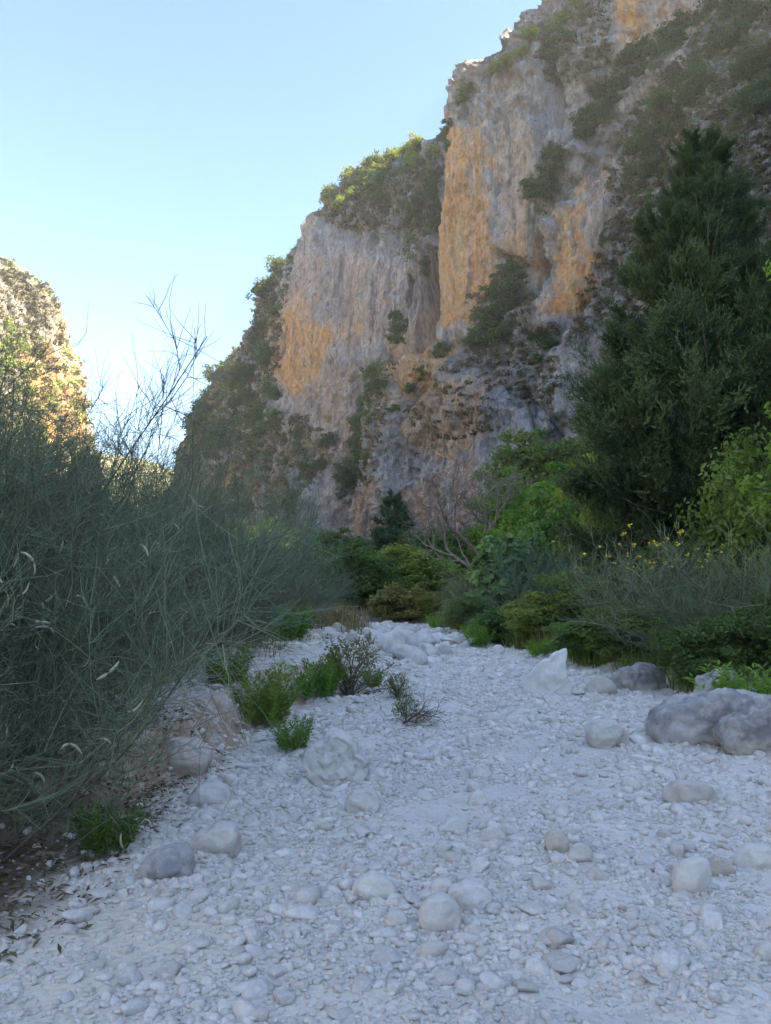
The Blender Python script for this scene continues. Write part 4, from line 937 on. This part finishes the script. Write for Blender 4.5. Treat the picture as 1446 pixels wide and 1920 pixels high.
def outline_rock(name, pts, depth_m, thick, seed, mat, rough=0.05, py_base=None, sub=5, pit=0.0):
    """boulder whose front outline is given in sight-line pixels at its own distance; real thickness along y"""
    q = np.array([at(px, py, depth_m) for px, py in pts]); c = q.mean(0); a = q - c
    ang = np.arctan2(a[:, 2], a[:, 0]); rad = np.hypot(a[:, 0], a[:, 2]); o = np.argsort(ang); ang = ang[o]; rad = rad[o]
    ang = np.concatenate([ang[-3:] - 2 * math.pi, ang, ang[:3] + 2 * math.pi]); rad = np.concatenate([rad[-3:], rad, rad[:3]])
    V, Fc = ICO[sub]; th = np.arctan2(V[:, 2], V[:, 0]); pr = np.hypot(V[:, 0], V[:, 2])
    g = np.linspace(-math.pi, math.pi, 361); rg = np.interp(g, ang, rad); kk = np.ones(5) / 5; rg = np.convolve(np.pad(rg[:-1], 2, mode='wrap'), kk, 'valid'); rg = np.append(rg, rg[0])
    rs_ = np.random.default_rng(seed + 500)
    Rr = np.interp(th, g, rg); prof = pr ** 0.75
    P = np.stack([np.cos(th) * Rr * prof, np.sign(V[:, 1]) * np.abs(V[:, 1]) ** 0.8 * thick * (1 + 0.0 * V[:, 1]), np.sin(th) * Rr * prof], -1)
    sz = rad.mean(); k = seed * 7.3
    nrm = np.array([rad.mean(), thick, rad.mean()]); U = P / nrm
    for c_ in range(12):
        n_ = unit(rs_.normal(size=3) * np.array([0.32, 0.3, 0.28]) + np.array([0, -1.0 if c_ % 4 else 1.0, 0.12])); dd_ = np.percentile(U @ n_, 92 - 18 * rs_.random()); U = U - (np.maximum(U @ n_ - dd_, 0) * 0.6 * sstep(0.05, 0.5, np.abs(V[:, 1])))[:, None] * n_
    P = U * nrm
    P[:, 1] *= 1 - 0.35 * sstep(0.0, -0.8, P[:, 2] / rad.min())
    P = P + unit(V) * (sz * rough * (2.6 * fbm(P[:, 0] / sz * 1.5 + k, P[:, 1] / sz * 1.5, P[:, 2] / sz * 1.5, 5, 0.55) + 1.2 * (ridged(P[:, 0] / sz * 3 + k, P[:, 1] / sz * 3, P[:, 2] / sz * 3, 2) - 0.4)))[:, None]
    if pit: P = P - unit(V) * (sz * pit * np.clip(fbm(P[:, 0] / sz * 4 + k, P[:, 1] / sz * 4, P[:, 2] / sz * 4, 2) - 0.25, 0, 1))[:, None]
    me = mesh_np(name, P, Fc, None, True, [M[mat]])
    return me, (c[0], depth_m + thick * 0.85, c[2])
BOULD = [  # outline pixels, base pixel row, half thickness, material, label, roughness, pits
 ([(1250, 1385), (1262, 1360), (1300, 1332), (1350, 1320), (1420, 1318), (1500, 1318), (1540, 1350), (1540, 1400), (1500, 1415), (1420, 1418), (1370, 1416), (1330, 1408), (1290, 1412), (1262, 1405)], 1414, 0.55, 'stone_grey', 'long grey-topped limestone slab with undercut brown base', 0.05, 0.10),
 ([(1366, 1392), (1375, 1365), (1410, 1345), (1450, 1335), (1510, 1350), (1520, 1400), (1460, 1424), (1400, 1424), (1372, 1412)], 1424, 0.28, 'stone_grey', 'rounded grey lobe of rock in front of the long slab', 0.06, 0.15),
 ([(985, 1300), (990, 1285), (1010, 1255), (1035, 1238), (1055, 1224), (1068, 1219), (1069, 1232), (1064, 1245), (1068, 1270), (1076, 1295), (1060, 1308), (1020, 1312)], 1303, 0.26, 'stone', 'wave-shaped pale boulder with a curled crest standing in the bed', 0.035, 0.0),
 ([(272, 1440), (285, 1408), (300, 1398), (330, 1396), (365, 1412), (382, 1418), (380, 1440), (360, 1462), (320, 1478), (285, 1475)], 1470, 0.30, 'stone_cream', 'smooth cream boulder embedded in the red earth bank', 0.03, 0.0),
 ([(560, 1440), (575, 1420), (600, 1402), (630, 1388), (655, 1398), (672, 1425), (690, 1455), (680, 1475), (640, 1490), (600, 1478), (568, 1455)], 1484, 0.32, 'stone', 'large pitted pale boulder in mid bed', 0.07, 0.25),
 ([(1112, 1380), (1125, 1362), (1150, 1358), (1175, 1368), (1190, 1395), (1188, 1412), (1150, 1408), (1115, 1398)], 1408, 0.26, 'stone', 'pale rounded boulder left of the long grey slab', 0.04, 0.0),
 ([(1155, 1290), (1165, 1270), (1200, 1256), (1240, 1252), (1262, 1265), (1262, 1300), (1200, 1304), (1160, 1302)], 1300, 0.35, 'stone_grey', 'flat dark grey rock under the undergrowth', 0.06, 0.1),
 ([(1262, 1285), (1266, 1255), (1280, 1230), (1292, 1228), (1300, 1240), (1302, 1285)], 1285, 0.20, 'stone_cream', 'upright brownish stone leaning below the flowering broom', 0.05, 0.0),
 ([(1314, 1315), (1316, 1295), (1335, 1268), (1360, 1256), (1385, 1258), (1392, 1285), (1385, 1318), (1345, 1322)], 1318, 0.26, 'stone_grey', 'grey-patched limestone rock beside the bright fern', 0.06, 0.2),
 ([(1106, 1300), (1112, 1278), (1130, 1270), (1150, 1278), (1160, 1300), (1150, 1308), (1115, 1306)], 1305, 0.16, 'stone_cream', 'squat cream stone right of the wave-shaped boulder', 0.05, 0.0),
 ([(345, 1508), (355, 1490), (385, 1478), (415, 1484), (427, 1500), (415, 1518), (375, 1522), (350, 1520)], 1520, 0.16, 'stone', 'pale angular rock below the cream boulder', 0.05, 0.0),
 ([(345, 1605), (352, 1580), (380, 1575), (405, 1562), (432, 1562), (440, 1590), (436, 1615), (390, 1622)], 1618, 0.17, 'stone', 'blocky pale rock among the dusty left gravel', 0.05, 0.0),
 ([(242, 1660), (255, 1635), (290, 1612), (325, 1608), (345, 1630), (345, 1660), (290, 1672)], 1665, 0.18, 'stone_grey', 'grey-sided flat rock near the edge of the leaf litter', 0.04, 0.0),
 ([(648, 1520), (652, 1498), (675, 1488), (700, 1490), (710, 1505), (706, 1525), (680, 1535), (655, 1532)], 1530, 0.12, 'stone', 'grey-white block below the large pitted boulder', 0.05, 0.0),
 ([(788, 1735), (795, 1710), (825, 1695), (852, 1702), (868, 1730), (866, 1755), (835, 1768), (800, 1760)], 1765, 0.11, 'stone', 'big rounded white cobble, roundest of the foreground cluster', 0.03, 0.0),
 ([(842, 1688), (865, 1675), (895, 1670), (918, 1680), (928, 1698), (900, 1715), (865, 1722), (848, 1708)], 1718, 0.10, 'stone', 'angular white cobble tucked behind the roundest cobble', 0.04, 0.0),
 ([(783, 1690), (810, 1678), (845, 1660), (853, 1670), (845, 1690), (800, 1702)], 1698, 0.07, 'stone', 'slanting flat stone leaning behind the roundest cobble', 0.04, 0.0),
 ([(655, 1700), (672, 1665), (695, 1652), (720, 1660), (742, 1685), (735, 1702)], 1700, 0.12, 'stone', 'half-buried hump of rock left of the foreground cluster', 0.05, 0.0),
 ([(720, 1738), (728, 1722), (750, 1718), (764, 1730), (760, 1746), (735, 1750)], 1748, 0.06, 'stone', 'small bean-shaped white cobble left of the roundest cobble', 0.03, 0.0),
 ([(1272, 1670), (1285, 1640), (1310, 1622), (1340, 1622), (1346, 1645), (1335, 1675), (1305, 1690), (1280, 1685)], 1688, 0.10, 'stone', 'smooth egg-shaped white boulder on fine gravel', 0.025, 0.0),
 ([(1338, 1640), (1345, 1622), (1365, 1618), (1384, 1632), (1380, 1650), (1350, 1650)], 1650, 0.08, 'stone_cream', 'darker stone touching the back of the egg-shaped boulder', 0.04, 0.0),
 ([(1258, 1505), (1268, 1482), (1310, 1476), (1350, 1488), (1362, 1508), (1330, 1516), (1275, 1514)], 1514, 0.15, 'stone', 'flat pale rock below the long grey slab', 0.04, 0.0),
 ([(1028, 1595), (1030, 1570), (1050, 1562), (1066, 1575), (1066, 1600), (1045, 1608)], 1607, 0.07, 'stone_cream', 'upright oval cobble in the middle of the bed', 0.03, 0.0),
 ([(1068, 1612), (1075, 1598), (1095, 1590), (1112, 1600), (1108, 1618), (1085, 1624)], 1622, 0.07, 'stone', 'white angular cobble right of the upright oval one', 0.04, 0.0),
 ([(822, 1560), (835, 1550), (865, 1543), (880, 1552), (876, 1566), (840, 1570)], 1568, 0.08, 'stone', 'flat grey-white stone above the cobble pair', 0.04, 0.0),
 ([(900, 1582), (905, 1565), (925, 1558), (950, 1572), (948, 1588), (920, 1588)], 1588, 0.07, 'stone', 'left one of a touching cobble pair in mid bed', 0.03, 0.0),
 ([(935, 1572), (940, 1556), (960, 1552), (974, 1562), (970, 1574), (950, 1578)], 1577, 0.07, 'stone', 'right one of a touching cobble pair in mid bed', 0.03, 0.0),
 ([(882, 1512), (885, 1492), (900, 1486), (912, 1495), (912, 1514), (895, 1516)], 1515, 0.06, 'stone', 'squarish cobble alone above the flat grey-white stone', 0.04, 0.0),
 ([(888, 1460), (892, 1442), (908, 1437), (920, 1448), (916, 1462), (900, 1464)], 1463, 0.07, 'stone', 'round cobble at the head of the mid-bed stone trail', 0.04, 0.0),
 ([(1393, 1630), (1405, 1605), (1440, 1598), (1475, 1612), (1480, 1632), (1430, 1638)], 1637, 0.12, 'stone', 'low pale hump at the right beyond the egg-shaped boulder', 0.03, 0.0),
 ([(515, 1540), (528, 1536), (540, 1545), (530, 1550), (516, 1550)], 1550, 0.05, 'stone', 'small flat chip on dusty gravel beside the angular rock', 0.04, 0.0),
]
def solve_depth(px, py):                  # where the sight line meets the ground
    d = ray(px, py); y = 2.0; best = 30.0
    ys = np.arange(2.2, 36, 0.03); k = ys / d[1]; zz = EYE + d[2] * k; gzz, _ = ground_z(d[0] * k, ys)
    j = np.where(zz < gzz)[0]
    return float(ys[j[0]]) if len(j) else 30.0
for i, (pts_, base, thick, mat, lab, rg_, pit) in enumerate(BOULD):
    cxp = float(np.mean([p[0] for p in pts_])); dep = solve_depth(min(max(cxp, -200), 1700), base)
    pts2 = [(p[0], p[1] + (0.10 * (max(q[1] for q in pts_) - min(q[1] for q in pts_)) if p[1] > base - 10 else 0)) for p in pts_]
    me, loc = outline_rock('boulder', pts2, dep, thick, i + 1, mat, rg_, pit=pit, sub=5 if thick > 0.2 else 4)
    tag(obj('boulder' if thick > 0.11 else 'cobble', me, None, loc), lab, 'boulder' if thick > 0.11 else 'stone')
# the jam of boulders that closes the bed
STN = []
for i in range(10):
    V, Fc = stone_shape(300 + i, 4, (1, 0.75 + 0.2 * (i % 3), 0.5 + 0.12 * (i % 4)), 13, 0.10, 0.3 + 0.07 * i)
    STN.append(mesh_np('boulder', V, Fc, None, True, [M['stone']]))
COB = []
for i in range(8):
    V, Fc = stone_shape(330 + i, 3, (1, 0.7 + 0.1 * (i % 4), 0.45 + 0.1 * (i % 3)), 11, 0.08, 0.5)
    COB.append(mesh_np('cobble', V, Fc, None, True, [M['stone']]))
rs = np.random.default_rng(44)
JAM = [(700, 1200, 50), (640, 1182, 34), (618, 1192, 40), (735, 1218, 60), (765, 1195, 40), (790, 1208, 55), (745, 1190, 34), (760, 1232, 60), (712, 1188, 36), (800, 1225, 50), (830, 1222, 44), (845, 1205, 32), (862, 1203, 34), (820, 1198, 30), (680, 1190, 30), (775, 1185, 30), (725, 1182, 26), (880, 1206, 28), (660, 1200, 36), (690, 1222, 40), (785, 1242, 40), (935, 1222, 26)]
for j, (px, py, sp) in enumerate(JAM):
    dep = solve_depth(px, py + 4); x = at(px, py, dep)[0]; s_ = sp / F * dep * 0.62
    o = obj('boulder', STN[rs.integers(10)], None, (x, dep, gz1(x, dep) + s_ * 0.22), (rs.normal() * 0.2, rs.normal() * 0.2, rs.random() * 6.28), s_)
    tag(o, 'pale boulder in the jam of rocks where the bed bends away', 'boulder', 'boulder jam at the bend')
# loose cobbles scattered on the bed, the largest that show
n = 0
while n < 270:
    px = 120 + 1330 * rs.random(); py = 1245 + 670 * rs.random() ** 1.2
    clus = perlin(px / 90, py / 45, 2.2)
    if clus < -0.12 + 0.5 * rs.random() - 0.25: continue
    d = ray(px, py); dep = solve_depth(px, py); x = at(px, py, dep)[0]
    if poly_sd(np.array([x]), np.array([dep]), BED)[0] > -0.12: continue
    s_ = 0.022 + 0.07 * rs.random() ** 3.0 + 0.0034 * dep * (0.5 + rs.random())
    o = obj('cobble', COB[rs.integers(8)], None, (x, dep, gz1(x, dep) + s_ * 0.1), (rs.normal() * 0.25, rs.normal() * 0.25, rs.random() * 6.28), (s_, s_ * (0.8 + 0.4 * rs.random()), s_ * (0.7 + 0.4 * rs.random())))
    tag(o, 'loose pale limestone cobble lying among the fine gravel of the bed', 'stone', 'loose cobbles on the dry bed'); n += 1

# gravel: pebbles past counting, one object
def pebble_points():
    rs = np.random.default_rng(55); out = []
    for (y0, y1, dens, s0) in ((1.9, 3.2, 4600, 0.0095), (3.2, 5, 3000, 0.0115), (5, 8, 1500, 0.0145), (8, 13, 620, 0.021), (13, 22, 170, 0.036), (22, 32, 60, 0.055), (1.9, 6, 260, 0.022), (6, 14, 60, 0.036)):
        xm = 0.62 * y1 + 3.2; n = int(dens * (y1 - y0) * 2 * xm); X = (rs.random(n) * 2 - 1) * xm; Y = y0 + (y1 - y0) * rs.random(n)
        k = np.abs(X) < 0.56 * Y + 3.0; X = X[k]; Y = Y[k]
        cl = fbm(X * 1.1, Y * 0.9, 3.3, 3); z, d = ground_z(X, Y)
        lit = sstep(0.1, -0.55, X + 1.60 - 0.02 * (Y - 3) + 0.35 * fbm(X * 0.9, Y * 0.9, 8.0, 3)) * sstep(6.5, 4.5, Y)
        keep = (rs.random(len(X)) > 0.96 * sstep(0.0, 0.5, lit)) & (rs.random(len(X)) < 0.55 + 0.9 * cl) & (d < 2.2) & ((d < -0.02) | (rs.random(len(X)) < 0.55))
        X, Y, z, cl = X[keep], Y[keep], z[keep], cl[keep]
        s = s0 * np.exp(rs.normal(size=len(X)) * 0.42) * (1 + 0.35 * cl); out.append(np.column_stack([X, Y, z + s * 0.12, s]))
    return np.concatenate(out)
pp = pebble_points(); npb = len(pp); print('pebbles', npb)
me = bpy.data.meshes.new('gravel'); me.vertices.add(npb); me.vertices.foreach_set('co', pp[:, :3].astype(np.float32).ravel())
rs = np.random.default_rng(56)
sc3 = pp[:, 3:4] * np.column_stack([1 + 0.3 * rs.random(npb), 0.8 + 0.3 * rs.random(npb), 0.6 + 0.4 * rs.random(npb)])
rt3 = np.column_stack([rs.normal(size=npb) * 0.25, rs.normal(size=npb) * 0.25, rs.random(npb) * 6.283])
for an, av in (('psc', sc3), ('prt', rt3)):
    a = me.attributes.new(an, 'FLOAT_VECTOR', 'POINT'); a.data.foreach_set('vector', av.astype(np.float32).ravel())
gr = obj('gravel', me); tag(gr, 'fine pale limestone gravel covering the dry riverbed', 'gravel', kind='stuff')
ng = bpy.data.node_groups.new('gravel_nodes', 'GeometryNodeTree')
ng.interface.new_socket('Geometry', in_out='INPUT', socket_type='NodeSocketGeometry'); ng.interface.new_socket('Geometry', in_out='OUTPUT', socket_type='NodeSocketGeometry')
gi = ng.nodes.new('NodeGroupInput'); go = ng.nodes.new('NodeGroupOutput'); ip = ng.nodes.new('GeometryNodeInstanceOnPoints'); jn = ng.nodes.new('GeometryNodeJoinGeometry')
for i in range(6):
    V, Fc = stone_shape(360 + i, 2 , (1, 0.78 + 0.1 * (i % 3), 0.8), 4, 0.10, 0.9)
    po = bpy.data.objects.new('pebble', mesh_np('pebble', V, Fc, None, True, [M['pebble']]))
    oi = ng.nodes.new('GeometryNodeObjectInfo'); oi.inputs[0].default_value = po
    gt = ng.nodes.new('GeometryNodeGeometryToInstance'); ng.links.new(oi.outputs['Geometry'], gt.inputs[0]); ng.links.new(gt.outputs[0], jn.inputs[0])
def nattr(nm):
    x = ng.nodes.new('GeometryNodeInputNamedAttribute'); x.data_type = 'FLOAT_VECTOR'; x.inputs['Name'].default_value = nm; return x.outputs['Attribute']
e2r = ng.nodes.new('FunctionNodeEulerToRotation'); ng.links.new(nattr('prt'), e2r.inputs[0])
ng.links.new(gi.outputs[0], ip.inputs['Points']); ng.links.new(jn.outputs[0], ip.inputs['Instance']); ip.inputs['Pick Instance'].default_value = True
ng.links.new(e2r.outputs[0], ip.inputs['Rotation']); ng.links.new(nattr('psc'), ip.inputs['Scale']); ng.links.new(ip.outputs[0], go.inputs[0])
gr.modifiers.new('gravel', 'NODES').node_group = ng
print('zmax', max((o.matrix_world @ Vector(c)).z for o in COL.objects if o.type == 'MESH' and o.name != 'haze' for c in o.bound_box))
print('objects', len(bpy.data.objects), 'tris', sum(len(m.loops) - 2 * len(m.polygons) for m in bpy.data.meshes))
